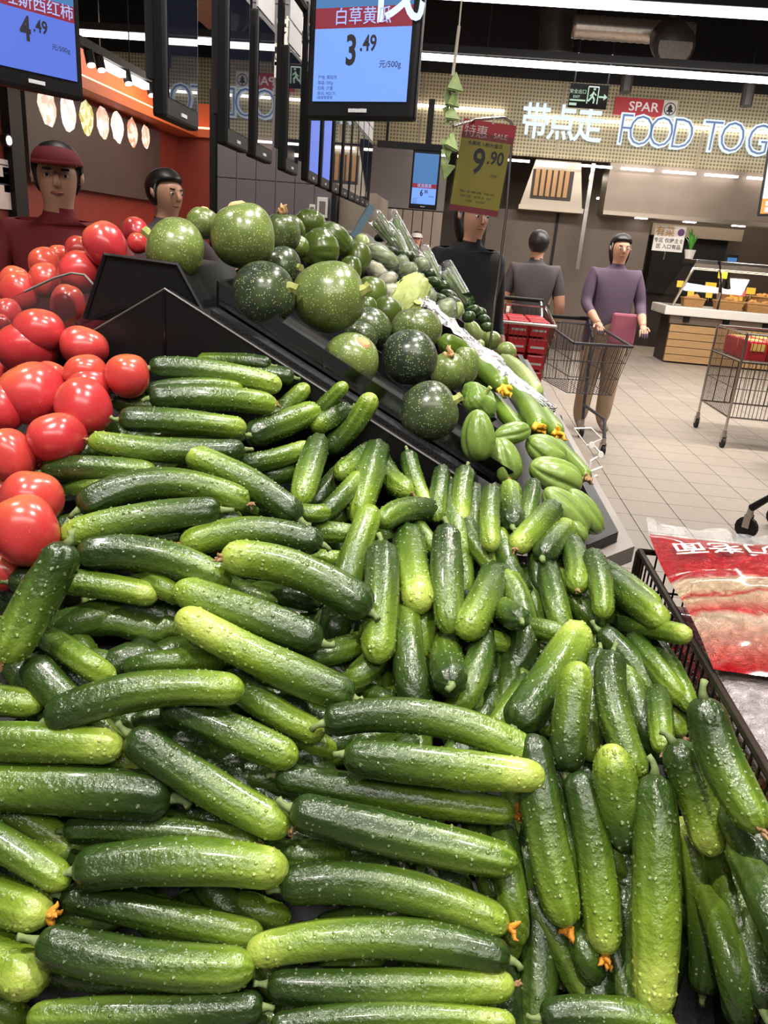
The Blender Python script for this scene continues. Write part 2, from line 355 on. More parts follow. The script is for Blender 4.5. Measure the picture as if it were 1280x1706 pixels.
m.add(loc([(-.40, y0, 1.318), (.06, y0, 1.080), (.06, y1, 1.080), (-.40, y1, 1.318), (-.40, y0, 1.33), (.06, y0, 1.092), (.06, y1, 1.092), (-.40, y1, 1.33)]), [(0, 1, 5, 4), (1, 2, 6, 5), (2, 3, 7, 6), (3, 0, 4, 7), (4, 5, 6, 7)]); m.build('honeycomb_strip', 'honeycomb_mat', isl)
# chamfered lip with grey bumper at the aisle corner
lipp = [(.10, 1.19), (.25, 1.19), (.322, 1.28), (.322, 3.7), (.30, 3.7), (.30, 1.29), (.238, 1.212), (.10, 1.212)]
MB().prism([(x, y-2) for x, y in lipp], 'z', .95, 1.005).build('lip', 'black_plastic', isl)
bp = [(.09, 1.165), (.258, 1.165), (.352, 1.27), (.352, 3.7), (.324, 3.7), (.324, 1.282), (.25, 1.193), (.09, 1.193)]
MB().prism([(x, y-2) for x, y in bp], 'z', .955, .985).build('bumper', 'grey_bumper', isl)
# front bed under the cucumbers and tomatoes: honeycomb-lined slope
xs = np.linspace(-1.05, .316, 28); ys = np.linspace(.22, 1.19, 22); v = []; f = []
def _hz(X, Y): return lerp(HY, Y)+lerp(GX, X)*min(1, max(0, (Y-.5)/.5))
def lerp(tab, x): return float(np.interp(x, [a for a, b in tab], [b for a, b in tab]))
HY = [(.2, .5), (.3, .62), (.4, .76), (.5, .88), (.6, .96), (.7, 1.013), (.8, 1.048), (.9, 1.073), (1.0, 1.09), (1.1, 1.105), (1.25, 1.125)]
GX = [(-.9, .02), (-.6, .15), (-.45, .17), (-.35, .14), (-.2, .06), (-.1, .02), (0, 0), (.15, -.01), (.3, -.03), (.5, -.09)]
for y in ys:
    for x in xs: v.append((x, y-2, _hz(x, y)-.14+(.05 if x < -.5 else 0)))
n = len(xs)
for j in range(len(ys)-1):
    for i in range(n-1): f.append((j*n+i, j*n+i+1, (j+1)*n+i+1, (j+1)*n+i))
mesh_obj('bed', v, f, 'honeycomb_mat', isl)
ib('side_wall', (.316, .22, .2), (.322, 1.16, .84), 'black_plastic'); ib('front_wall', (-1.06, .20, .2), (.302, .22, .45), 'black_plastic'); ib('side_wall', (-1.07, .22, .2), (-1.05, 1.19, .95), 'black_plastic')
ib('plinth', (-1.0, .35, 0), (.15, 3.6, .2), 'black_matte')

# ------------------------------------------------------------------ the cucumber heap
def heap_z(X, Y): return lerp(HY, Y)+lerp(GX, X)*min(1, max(0, (Y-.5)/.5))
def heap_d(x, y):
    r = ray(x, y); d = .3
    while d < 2.2:
        p = EYE+r*d
        if p[2] < heap_z(p[0], p[1]) or p[1] > 1.16 or p[0] > .276: break
        d += .004
    return d
# stem end, middle, tip end (pixels of the photograph), width, layer (0 lies on top)
CUKES = """
248 614 350 620 470 644 42 0  445 608 400 602 345 601 25 1  482 628 445 622 400 616 30 2  248 664 350 662 460 675 42 0
240 655 320 644 405 650 30 1  199 671 260 678 340 678 35 1  198 699 300 702 411 714 41 0  408 749 270 750 148 732 42 0
409 725 330 729 250 740 30 1  415 726 472 706 531 680 44 0  452 700 472 680 492 662 31 1  585 680 552 695 520 711 37 0
552 740 580 718 598 692 37 1  525 690 538 678 550 666 25 2  622 745 595 768 565 792 36 0  533 731 515 785 500 840 45 0
400 772 450 766 501 750 35 1  445 792 470 790 495 786 25 2  524 838 542 815 562 792 33 2  530 865 558 840 586 808 33 1
586 842 575 852 566 860 25 2  620 778 608 815 598 858 50 1  552 1068 582 955 620 845 52 1  500 866 415 805 308 755 50 0
305 781 350 790 400 795 30 1  78 785 165 781 260 788 44 1  131 850 270 805 415 840 52 0  125 818 165 815 210 820 26 1
368 850 230 865 99 896 54 0  308 891 215 900 129 914 28 1  538 908 425 886 300 908 50 0  128 928 255 925 384 976 59 0
618 1020 490 948 369 930 64 -1  538 1072 405 1020 289 979 61 0  590 1164 430 1095 294 1022 62 0  114 905 65 995 5 1105 69 -1
15 969 135 972 265 994 45 1  -30 1005 90 1005 210 1005 36 2  62 1065 140 1032 220 1020 54 1  210 1012 250 1024 300 1032 53 1
282 1060 320 1080 360 1100 40 2  385 980 410 992 440 1005 42 2  515 1002 475 992 435 985 35 2  510 886 545 886 585 891 36 1
505 929 530 930 560 932 26 2  500 1095 550 1088 596 1072 42 1  112 756 135 755 158 752 20 2  90 880 115 875 140 868 27 2
-15 1060 10 1050 30 1030 33 2  235 960 260 972 285 988 33 1  480 852 505 855 526 854 30 1  631 755 650 795 686 822 38 0
681 760 692 802 712 848 32 1  739 855 680 849 634 872 41 0  734 806 731 830 729 860 32 1  774 798 768 835 770 872 35 1
790 840 790 865 792 890 23 2  820 812 816 865 820 916 34 0  854 878 852 840 849 802 41 0  884 834 880 855 874 875 23 1
925 844 895 875 859 914 43 0  904 930 925 900 946 875 43 0  950 902 962 940 962 982 42 0  986 920 1000 970 1006 1028 39 0
755 848 762 885 773 920 45 1  681 884 686 950 701 1015 60 0  745 879 745 960 750 1055 52 0  778 878 800 915 822 946 35 1
828 950 805 1000 774 1056 57 0  875 982 851 950 838 908 37 1  904 990 901 955 900 920 40 1  921 982 929 1015 936 1045 43 1
985 1036 968 1010 950 988 40 1  934 935 930 960 928 985 26 2  1010 960 1052 995 1106 1036 47 0  1042 968 1062 982 1085 1000 31 1
1075 1045 1105 1050 1132 1056 25 1  1060 1035 1080 1065 1090 1091 39 1  1015 1025 1030 1038 1045 1050 31 2  636 908 636 995 628 1104 60 0
709 1015 700 1050 696 1092 55 1  772 935 774 965 772 995 26 2  849 1125 874 1045 844 975 52 1  869 1034 845 1020 822 1005 42 0
882 985 890 1010 896 1040 31 2  888 1045 910 1050 935 1058 28 1  856 1215 922 1125 968 1045 69 0  752 1142 745 1105 742 1065 58 0
698 1162 684 1120 680 1060 57 1  798 1090 788 1135 752 1182 49 1  811 1188 820 1145 828 1105 47 2  780 1050 802 1060 828 1068 35 1
630 1095 612 1112 589 1134 46 1  665 1170 630 1160 598 1154 22 2  701 885 710 895 716 905 25 2  850 1175 840 1192 828 1208 30 2
944 1288 951 1190 968 1102 59 -1  1000 1082 988 1160 985 1270 36 1  1021 1089 1022 1180 1068 1300 54 0  1098 1255 1068 1195 1046 1132 48 1
1096 1148 1100 1195 1105 1255 41 0  998 1050 1065 1120 1140 1228 44 1  1080 1095 1105 1125 1128 1158 33 1  1105 1095 1130 1135 1146 1176 30 2
1172 1162 1200 1260 1271 1385 69 -1  1120 1235 1160 1320 1186 1428 64 -1  1055 1422 1032 1330 1018 1239 73 -1  885 1222 910 1395 946 1545 69 0
920 1310 945 1395 960 1480 36 1  960 1285 992 1430 1009 1592 64 0  1092 1290 1094 1480 1089 1698 74 -1  1171 1658 1170 1500 1132 1360 56 1
1232 1692 1215 1590 1185 1505 56 1  1272 1680 1240 1540 1190 1410 64 2  1310 1590 1282 1510 1248 1445 64 1  1271 1438 1245 1395 1215 1350 63 1
1010 1395 1020 1435 1032 1475 36 2  838 1395 850 1475 858 1552 54 1  910 1645 928 1600 930 1555 54 2  875 1550 880 1570 885 1590 30 2
880 1680 885 1645 888 1610 42 2  985 1615 972 1575 960 1530 42 1  900 1695 1000 1688 1125 1708 52 0  1035 1565 1039 1610 1040 1660 32 2
832 1172 838 1192 845 1210 30 2  540 1205 710 1195 896 1262 57 -1  572 1257 740 1278 910 1295 63 -1  458 1292 650 1325 860 1355 53 1
484 1346 650 1390 864 1438 69 0  466 1480 640 1476 848 1545 65 0  850 1600 630 1562 410 1590 64 0  445 1640 640 1645 858 1640 59 0
440 1678 240 1690 45 1695 58 0  62 1568 235 1605 425 1612 73 0  102 1492 270 1525 440 1562 53 1  122 1452 300 1435 482 1452 73 0
106 1384 240 1382 430 1405 50 1  214 1222 345 1310 482 1385 64 0  270 1170 390 1222 496 1268 59 0  76 1202 235 1152 408 1152 62 -1
48 1098 110 1170 235 1290 59 1  90 1070 130 1095 178 1128 45 1  -130 1165 -40 1165 68 1175 55 1  -170 1235 30 1235 208 1246 64 0
288 1330 100 1315 -110 1310 79 0  -70 1310 50 1370 132 1432 55 1  -110 1350 10 1410 115 1475 55 0  -150 1445 -30 1490 82 1525 75 0
-150 1530 -40 1580 70 1640 88 0  390 1140 465 1190 530 1220 49 1  465 1222 505 1232 545 1246 31 2  225 1112 285 1102 350 1100 40 1
460 1425 505 1425 560 1425 50 1  320 1500 400 1510 475 1532 49 2  220 1205 280 1195 335 1188 35 2  30 1470 70 1490 110 1512 30 2
450 1712 650 1694 860 1706 44 0  -20 1560 20 1568 60 1575 40 1  -40 1640 -10 1665 30 1700 50 2  600 1085 625 1110 640 1140 30 2
"""
CK = np.array([float(v) for v in CUKES.split()]).reshape(-1, 8)
class Cuke: pass
cukes = []
for i, r_ in enumerate(CK):
    c = Cuke(); c.px = [np.array(r_[0:2]), np.array(r_[2:4]), np.array(r_[4:6])]; c.w = r_[6]; c.L = int(r_[7]); c.i = i
    dm = heap_d(*c.px[1]); off = (0, .026, .055, -.016)[c.L]
    ds = [heap_d(*p)*.6+dm*.4+off for p in c.px]
    dia = c.w*ds[1]/F
    if c.L > 0: dia = min(max(dia, .029), .042); c.w = max(c.w, dia*F/ds[1]*.9)
    ln = lambda: sum(np.linalg.norm(at_d(*c.px[k], ds[k])-at_d(*c.px[k+1], ds[k+1])) for k in (0, 1))
    want = 4.3*dia
    if c.L <= 0:
        up = 0 if c.px[0][1] < c.px[2][1] else 2
        for _ in range(40):
            if ln() > want: break
            if c.L < 0:                      # lies on top with its upper end tipped towards the viewer
                if _ < 10: ds[up] -= .003; ds[1] -= .001
                continue
            ds[up] += .004; ds[1] += .0018
    else:
        a, b = c.px[0]-c.px[1], c.px[2]-c.px[1]; k = 0
        while ln() < want and k < 30:
            k += 1
            for e, v in ((0, a), (2, b)):
                nv = v/np.linalg.norm(v)
                # the hidden end goes back under the heap: move outwards a little and inwards a lot
                c.px[e] = c.px[e]+nv*(.9 if c.px[e][1] > c.px[2-e][1] else 2.2); ds[e] += .0008 if c.px[e][1] > c.px[2-e][1] else .0035
    for q in range(3):
        r0 = ray(*c.px[q]); ds[q] = min(ds[q], .302/r0[0] if r0[0] > 0 else 9, 1.172/r0[1])
    c.ds = np.array(ds); c.delta = 0.
    cukes.append(c)
def spine(c, n):
    P = [at_d(*c.px[k], c.ds[k]+c.delta) for k in range(3)]
    ctrl = 2*P[1]-.5*(P[0]+P[2]); s = np.linspace(0, 1, n)[:, None]
    return (1-s)**2*P[0]+2*s*(1-s)*ctrl+s**2*P[2]
# settle: a cucumber of a lower layer sinks along the line of sight until it stops cutting into the ones above it
for it in range(14):
    S = [spine(c, 7)[1:-1] for c in cukes]; R = [c.w*(c.ds[1]+c.delta)/F/2 for c in cukes]
    B = np.array([s.mean(0) for s in S]); mv = np.zeros(len(cukes)); cnt = 0
    for i in range(len(cukes)):
        for j in range(i+1, len(cukes)):
            if np.abs(B[i]-B[j]).max() > .22: continue
            D = np.linalg.norm(S[i][:, None]-S[j][None], axis=2).min(); gap = (R[i]+R[j])*.96-D
            if gap > 0:
                cnt += 1; a, b = cukes[i], cukes[j]
                if a.L == b.L: 
                    k = i if a.px[1][1] < b.px[1][1] else j; mv[k] = max(mv[k], gap*.25)
                else: k = i if a.L > b.L else j; mv[k] = max(mv[k], gap*.6)
    for c, m in zip(cukes, mv): c.delta = min(c.delta+m, .012 if c.L <= 0 else .06, *[max(0, min(.31/ray(*c.px[q])[0] if ray(*c.px[q])[0] > 0 else 9, 1.172/ray(*c.px[q])[1])-c.ds[q]) for q in range(3)])
def cucumber_mesh(P, R, seed, warts=70, na=26, nl=34, sub=None):
    """P: spine points, R: radius -> verts, faces, along, rib, wart"""
    rs = np.random.default_rng(seed); n = len(P)
    seg = np.r_[0, np.cumsum(np.linalg.norm(np.diff(P, axis=0), axis=1))]; Ltot = seg[-1]
    u = .5-.5*np.cos(np.linspace(0, math.pi, nl)); u = .35*u+.65*np.linspace(0, 1, nl); u[0] = 0; u[-1] = 1
    u = np.unique(np.r_[u, .006, .018, .035, .965, .982, .994])
    C_ = np.array([np.interp(u*Ltot, seg, P[:, k]) for k in range(3)]).T
    T = np.gradient(C_, axis=0); T /= np.linalg.norm(T, axis=1)[:, None]
    a = np.cross(T, (0.13, .2, 1.)); a /= np.linalg.norm(a, axis=1)[:, None]; b = np.cross(T, a)
    ph = rs.uniform(0, 6.28, 8); nr = rs.integers(7, 10)
    cs, ct = 1.0*R, 1.15*R; s0 = u*Ltot; s1 = (1-u)*Ltot
    cap = np.where(s0 < cs, (1-np.clip(1-s0/cs, 0, 1)**2.3)**.5, 1)*np.where(s1 < ct, (1-np.clip(1-s1/ct, 0, 1)**2.1)**.5, 1)
    body = (.86+.16*np.sin(math.pi*np.clip(u*.95+.06, 0, 1))**.8)*(1+.022*np.sin(u*7+ph[0])+.015*np.sin(u*15+ph[1]))
    th = np.linspace(0, 2*math.pi, na, endpoint=False)
    rad = np.zeros((len(u), na)); ribv = np.zeros((len(u), na))
    for q in range(len(u)):
        amp = .016+.085*math.exp(-u[q]*4.5)+.02*math.exp(-(1-u[q])*7)
        rb = np.cos(nr*th+ph[2]+.5*np.sin(u[q]*2.+ph[3]))
        rad[q] = R*cap[q]*body[q]*(1+amp*np.sign(rb)*np.abs(rb)**.7*.9+.02*np.sin(3*th+4*u[q]+ph[4])+.015*np.sin(2*th-6*u[q]+ph[5]))
        ribv[q] = np.clip(np.cos(nr*th+ph[2]+1.2), 0, 1)
    dirs = a[:, None]*np.cos(th)[None, :, None]+b[:, None]*np.sin(th)[None, :, None]
    Vv = (C_[:, None]+dirs*rad[:, :, None])
    V0 = Vv.reshape(-1, 3); nq = len(u); F_ = []
    for q in range(nq-1):
        for k in range(na):
            k2 = (k+1) % na; F_.append((q*na+k, q*na+k2, (q+1)*na+k2, (q+1)*na+k))
    along = np.repeat(u, na); rib = ribv.reshape(-1); wart = np.zeros(len(V0))
    VV = [V0]; base = len(V0); AL = [along]; RB = [rib]; WA = [wart]
    h6 = np.linspace(0, 2*math.pi, 6, endpoint=False)
    for _ in range(warts):
        uu = .08+.88*rs.uniform()**.9; tt = rs.uniform(0, 6.283)
        q = min(max(int(np.searchsorted(u, uu)), 1), nq-2); k = int(tt/(2*math.pi)*na) % na
        p = Vv[q, k]; nrm = dirs[q, k]; tv = T[q]; bv = np.cross(nrm, tv); sz = R*rs.uniform(.05, .10); hh = sz*rs.uniform(.55, .85)
        r0 = p-nrm*sz*.35+(tv*np.cos(h6)[:, None]*1.25+bv*np.sin(h6)[:, None])*sz*1.5
        r1 = p+nrm*hh*.55+(tv*np.cos(h6)[:, None]+bv*np.sin(h6)[:, None])*sz*.62
        top = p+nrm*hh; VV.append(np.vstack([r0, r1, top]))
        for e in range(6):
            e2 = (e+1) % 6; F_.append((base+e, base+e2, base+6+e2, base+6+e)); F_.append((base+6+e, base+6+e2, base+12))
        AL.append(np.full(13, uu)); RB.append(np.zeros(13)); WA.append(np.r_[np.zeros(6), np.full(6, .12), 1.]); base += 13
    return np.vstack(VV), F_, np.concatenate(AL), np.concatenate(RB), np.concatenate(WA), C_, T
def add_stem(parent, p, d, R, seed, lift=(0, 0, 1), long=1.):
    rs = np.random.default_rng(seed); L = R*rs.uniform(.45, .85)*long; d = np.array(d); side = np.cross(d, rs.normal(size=3)); side /= np.linalg.norm(side)+1e-9
    pts = [p-d*R*.12, p+d*L*.35, p+d*L*.7+side*L*.12, p+d*L+side*L*.38]; s = MB(); s.tube(pts, [R*.30, R*.19, R*.16, R*.20], 6); return s.build('stem', 'cucumber_stem', parent, True)
def add_blossom(parent, p, d, R, seed, mat='dried_blossom', big=1.):
    rs = np.random.default_rng(seed); s = MB(); d = np.array(d)
    for k in range(6):
        e = d+rs.normal(size=3)*.55; e /= np.linalg.norm(e); L = R*rs.uniform(.35, .7)*big; w = np.cross(e, rs.normal(size=3)); w /= np.linalg.norm(w); n2 = np.cross(e, w)
        s.tube([p-d*R*.08, p+e*L*.4+w*L*.1, p+e*L*.75-w*L*.12+n2*L*.1, p+e*L], [R*.13*big, R*.15*big, R*.10*big, R*.03], 5)
    return s.build('dried_flower', mat, parent, True)
ORANGE = {}
def near_px(x, y, tips=True):
    best = min(cukes, key=lambda c: min(np.hypot(*(c.px[2]-(x, y))), 1e9)); return best.i
for q in [(857, 1368), (84, 1526), (946, 1545), (1000, 1600), (848, 1550)]: ORANGE[near_px(*q)] = 1
for c in cukes:
    P = spine(c, 24); dm = c.ds[1]+c.delta; R = c.w*dm/F/2*1.0
    v, f, al_, rb_, wa_, Cc, T = cucumber_mesh(P, R, 100+c.i, warts=115 if c.L <= 0 else 70)
    mid = P[12]
    o = mesh_obj('cucumber', v-mid, f, 'cucumber_skin', None, True, {'along': al_, 'rib': rb_, 'wart': wa_}); o.location = V(mid)
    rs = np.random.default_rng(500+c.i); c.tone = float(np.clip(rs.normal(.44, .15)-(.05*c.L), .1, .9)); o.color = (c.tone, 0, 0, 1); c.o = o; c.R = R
    if min(np.hypot(*(c.px[0]-q)) for q in ((885, 1222), (960, 1285))) > 12: add_stem(o, Cc[0]-mid, -T[0], R, c.i)
    if c.i in ORANGE: add_blossom(o, Cc[-1]-mid, T[-1], R, c.i, 'orange_blossom', 1.15)
    elif c.L < 2 and rs.uniform() < .3: add_blossom(o, Cc[-1]-mid, T[-1], R, c.i, 'dried_blossom', .75)
# deep layer seen only through the gaps; gap shade put into its dark tone
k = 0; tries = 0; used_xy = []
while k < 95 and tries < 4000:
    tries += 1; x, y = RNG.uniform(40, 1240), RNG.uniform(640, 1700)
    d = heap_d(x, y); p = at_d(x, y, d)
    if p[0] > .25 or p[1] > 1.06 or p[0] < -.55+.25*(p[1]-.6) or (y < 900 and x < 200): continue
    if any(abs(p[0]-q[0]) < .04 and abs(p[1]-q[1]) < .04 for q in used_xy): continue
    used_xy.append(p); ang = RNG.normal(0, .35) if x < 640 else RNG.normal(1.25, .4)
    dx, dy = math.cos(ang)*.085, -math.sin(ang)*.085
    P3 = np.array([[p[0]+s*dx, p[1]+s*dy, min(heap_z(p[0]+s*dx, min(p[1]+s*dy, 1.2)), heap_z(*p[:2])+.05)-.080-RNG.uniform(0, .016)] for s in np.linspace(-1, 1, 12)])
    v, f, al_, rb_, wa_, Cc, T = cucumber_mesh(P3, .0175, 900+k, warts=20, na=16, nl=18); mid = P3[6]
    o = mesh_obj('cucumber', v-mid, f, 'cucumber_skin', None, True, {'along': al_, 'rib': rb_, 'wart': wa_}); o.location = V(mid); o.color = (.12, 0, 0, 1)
    tag(o, 'shade-darkened cucumber at the bottom of the heap, glimpsed only through gaps', 'cucumber', 'buried bottom-layer cucumbers'); k += 1
# labels for the cucumbers, by look and by place in the heap
AREAS = [  # name, test on the middle pixel, sort key ('y' rows top to bottom, 'x' left to right)
 ('beside tomatoes under the gable panel', lambda x, y: y < 745 and x < 420, 'y'),
 ('along the black ledge above the middle', lambda x, y: y < 830 and 420 <= x < 640, 'x'),
 ('along the ledge below the chayotes', lambda x, y: y < 900 and x >= 640, 'x'),
 ('in the pile beside lowest tomatoes', lambda x, y: y < 905 and x < 640, 'y'),
 ('in the middle left of the heap', lambda x, y: y < 1125 and x < 520, 'y'),
 ('standing in the centre of the heap', lambda x, y: y < 1000 and 520 <= x < 860, 'x'),
 ('in the dense knot right of centre', lambda x, y: y < 1190 and 520 <= x < 860, 'x'),
 ('near the far end of the wire basket', lambda x, y: y < 1115 and x >= 860, 'x'),
 ('beside the middle of the wire basket', lambda x, y: y < 1310 and x >= 860, 'x'),
 ('at the left edge of the picture', lambda x, y: x < 135, 'y'),
 ('in the lower left rows', lambda x, y: x < 445, 'y'),
 ('in the lower middle rows', lambda x, y: x < 800, 'y'),
 ('hanging at the lower right', lambda x, y: True, 'x')]
OW = ['first', 'second', 'third', 'fourth', 'fifth', 'sixth', 'seventh', 'eighth', 'ninth', 'tenth', 'eleventh', 'twelfth', 'thirteenth', 'fourteenth', 'fifteenth', 'sixteenth', 'seventeenth', 'eighteenth', 'nineteenth', 'twentieth', '21st', '22nd', '23rd', '24th', '25th', '26th']
bins = {}
for c in cukes:
    x, y = c.px[1]
    for k, (nm, tst, key) in enumerate(AREAS):
        if tst(x, y): bins.setdefault(k, []).append(c); break
for k, lst in bins.items():
    nm, _, key = AREAS[k]; lst.sort(key=lambda c: c.px[1][1 if key == 'y' else 0])
    for n, c in enumerate(lst):
        tn = 'dark' if c.tone < .40 else ('pale' if c.tone > .62 else 'mid')
        bend = np.linalg.norm(c.px[1]-(c.px[0]+c.px[2])/2)/max(1, np.linalg.norm(c.px[0]-c.px[2])); sh = 'curved' if bend > .075 else 'straight'
        if c.L > 0: sh = 'half-covered' if c.L == 1 else 'mostly buried'
        tag(c.o, '%s green %s cucumber, %s from %s %s' % (tn, sh, OW[n], 'the top' if key == 'y' else 'left', nm), 'cucumber', 'cucumbers in the heap')

# ------------------------------------------------------------------ round produce
t = NT('tomato_skin'); oi = t.n('ShaderNodeObjectInfo'); tn = t.n('ShaderNodeSeparateColor', {0: oi.outputs['Color']}).outputs[0]
hh = t.n('ShaderNodeAttribute', attribute_name='along').outputs['Fac']; nz = t.noise(18, 4, .6); sp = t.noise(700, 2, .7)
c = t.mix(tn, srgb(172, 28, 46), srgb(190, 72, 50)); c = t.mix(t.math('MULTIPLY', nz, .35), c, srgb(206, 74, 76))
c = t.mix(t.math('MULTIPLY', t.math('POWER', hh, 6), .35), c, srgb(190, 150, 70))
c = t.mix(t.math('MULTIPLY', t.math('GREATER_THAN', sp, .66), .35), c, srgb(232, 150, 110))
t.set(Base_Color=c, Roughness=.26, Specular_IOR_Level=.5, Coat_Weight=.25, Coat_Roughness=.15, Subsurface_Weight=.12, Subsurface_Radius=(.01, .003, .002), Subsurface_Scale=.5); t.bump(nz, .06)
plain('tomato_scar', srgb(150, 112, 60), .8, vary=.3, vscale=200); plain('tomato_calyx', srgb(40, 52, 26), .8, vary=.3, vscale=100)
def squash_mat(name, dark, light, speck, ribc, spk=.60):
    t = NT(name); oi = t.n('ShaderNodeObjectInfo'); tn = t.n('ShaderNodeSeparateColor', {0: oi.outputs['Color']}).outputs[0]
    rb = t.n('ShaderNodeAttribute', attribute_name='rib').outputs['Fac']; nz = t.noise(16, 4, .6); mo = t.noise(120, 3, .7)
    c = t.mix(t.math('MULTIPLY_ADD', t.math('SUBTRACT', nz, .5), 1.1, tn), dark, light); c = t.mix(t.math('MULTIPLY', mo, .42), c, [x*.6 for x in dark])
    c = t.mix(t.math('MULTIPLY', t.math('POWER', rb, 10), .8), c, ribc)
    vo = t.n('ShaderNodeTexVoronoi', {'Scale': 260., 'Vector': t.n('ShaderNodeTexCoord').outputs['Object']}); rr = t.n('ShaderNodeSeparateColor', {0: vo.outputs['Color']}).outputs[0]
    s = t.math('MULTIPLY', t.math('LESS_THAN', vo.outputs['Distance'], .26), t.math('GREATER_THAN', t.math('ADD', rr, t.math('MULTIPLY', nz, .3)), spk))
    c = t.mix(t.math('MULTIPLY', s, .6), c, speck)
    t.set(Base_Color=c, Roughness=.28, Specular_IOR_Level=.5, Coat_Weight=.15, Coat_Roughness=.2); t.bump(nz, .15, .003); return t.m
squash_mat('round_zucchini_skin', srgb(42, 52, 42), srgb(124, 142, 66), srgb(196, 206, 150), srgb(60, 76, 44), .50)
squash_mat('ridged_gourd_skin', srgb(56, 72, 26), srgb(92, 108, 40), srgb(110, 124, 60), srgb(40, 50, 20), .95)
squash_mat('chayote_skin', srgb(96, 124, 50), srgb(146, 170, 86), srgb(170, 196, 110), srgb(96, 130, 52), .9)
squash_mat('pale_gourd_skin', srgb(146, 168, 84), srgb(190, 206, 128), srgb(210, 222, 160), srgb(130, 160, 80), .8)
squash_mat('luffa_skin', srgb(82, 112, 34), srgb(122, 150, 52), srgb(150, 172, 80), srgb(60, 86, 26), .85)
squash_mat('dark_gourd_skin', srgb(34, 48, 28), srgb(66, 92, 40), srgb(110, 134, 70), srgb(34, 52, 22), .85)
plain('squash_stem', srgb(150, 156, 84), .75, vary=.3, vscale=120); plain('cut_stem', srgb(196, 152, 104), .8, vary=.25, vscale=120); plain('yellow_flower', srgb(226, 170, 38), .7, vary=.35, vscale=160)
def rotto(axis):
    return V(axis).to_track_quat('Z', 'Y').to_matrix()
def gourd_verts(rx, rz, lobes, amp, flat=.0, na=30, nl=20, seed=0, pear=0., bump=.0, sharp=1.):
    rs = np.random.default_rng(seed); ph = rs.uniform(0, 6.28, 6); th = np.linspace(0, 2*math.pi, na, endpoint=False); fi = np.linspace(0.02, math.pi-.02, nl)
    v = []; ribs = []; al = []
    for q in fi:
        zz = math.cos(q); s = math.sin(q)**(.88)
        dim = flat*math.exp(-((math.pi-q)/.35)**2)*0+flat*math.exp(-(q/.42)**2)
        for a in th:
            rb = math.cos(lobes*a+ph[0]) if lobes else 0
            if sharp < 0: rb = 1-2*(.5-.5*math.cos(lobes*a+ph[0]+.25*math.sin(3*q+ph[1])))**5
            k = 1+amp*math.copysign(abs(rb)**abs(sharp), rb)*math.sin(q)**.6+.018*math.sin(2*a+ph[1]+2*q)+.018*math.sin(3*a-3*q+ph[2])+bump*math.sin(9*a+ph[3]+5*math.sin(3*q))*math.sin(11*q+ph[4]+2*math.sin(2*a))
            w = rx*(1-pear*zz)
            v.append((w*s*k*math.cos(a), w*s*k*math.sin(a), rz*(zz-dim)*(1+.02*math.sin(a+ph[5])))); ribs.append(max(0, -rb)); al.append(.5+.5*zz)
    n = na; f = []
    for j in range(nl-1):
        for i in range(n): i2 = (i+1) % n; f.append((j*n+i, (j+1)*n+i, (j+1)*n+i2, j*n+i2))
    f.append(tuple(range(n))); f.append(tuple((nl-1)*n+i for i in range(n))[::-1])
    return v, f, ribs, al
def produce(name, mat, x, y, d, rxp, rzp, axis, seed, tone=.5, lobes=0, amp=0., flat=0., pear=0., bump=0., sharp=1., na=30, nl=20):
    """produce centred on the line of sight of (x,y) at depth d; radii in pixels; axis = world direction of its stem end"""
    p = at_d(x, y, d); v, f, rb, al = gourd_verts(rxp*d/F, rzp*d/F, lobes, amp, flat, na, nl, seed, pear, bump, sharp); m = rotto(axis)
    o = mesh_obj(name, [m @ Vector(q) for q in v], f, mat, None, True, {'rib': rb, 'along': al}); o.location = V(p); o.color = (tone, 0, 0, 1)
    return o, V(axis).normalized(), rxp*d/F, rzp*d/F
def img_axis(dx, dy, out):
    """direction given as seen in the picture: right, down, towards the viewer"""
    return MW @ np.array([dx, -dy, out])
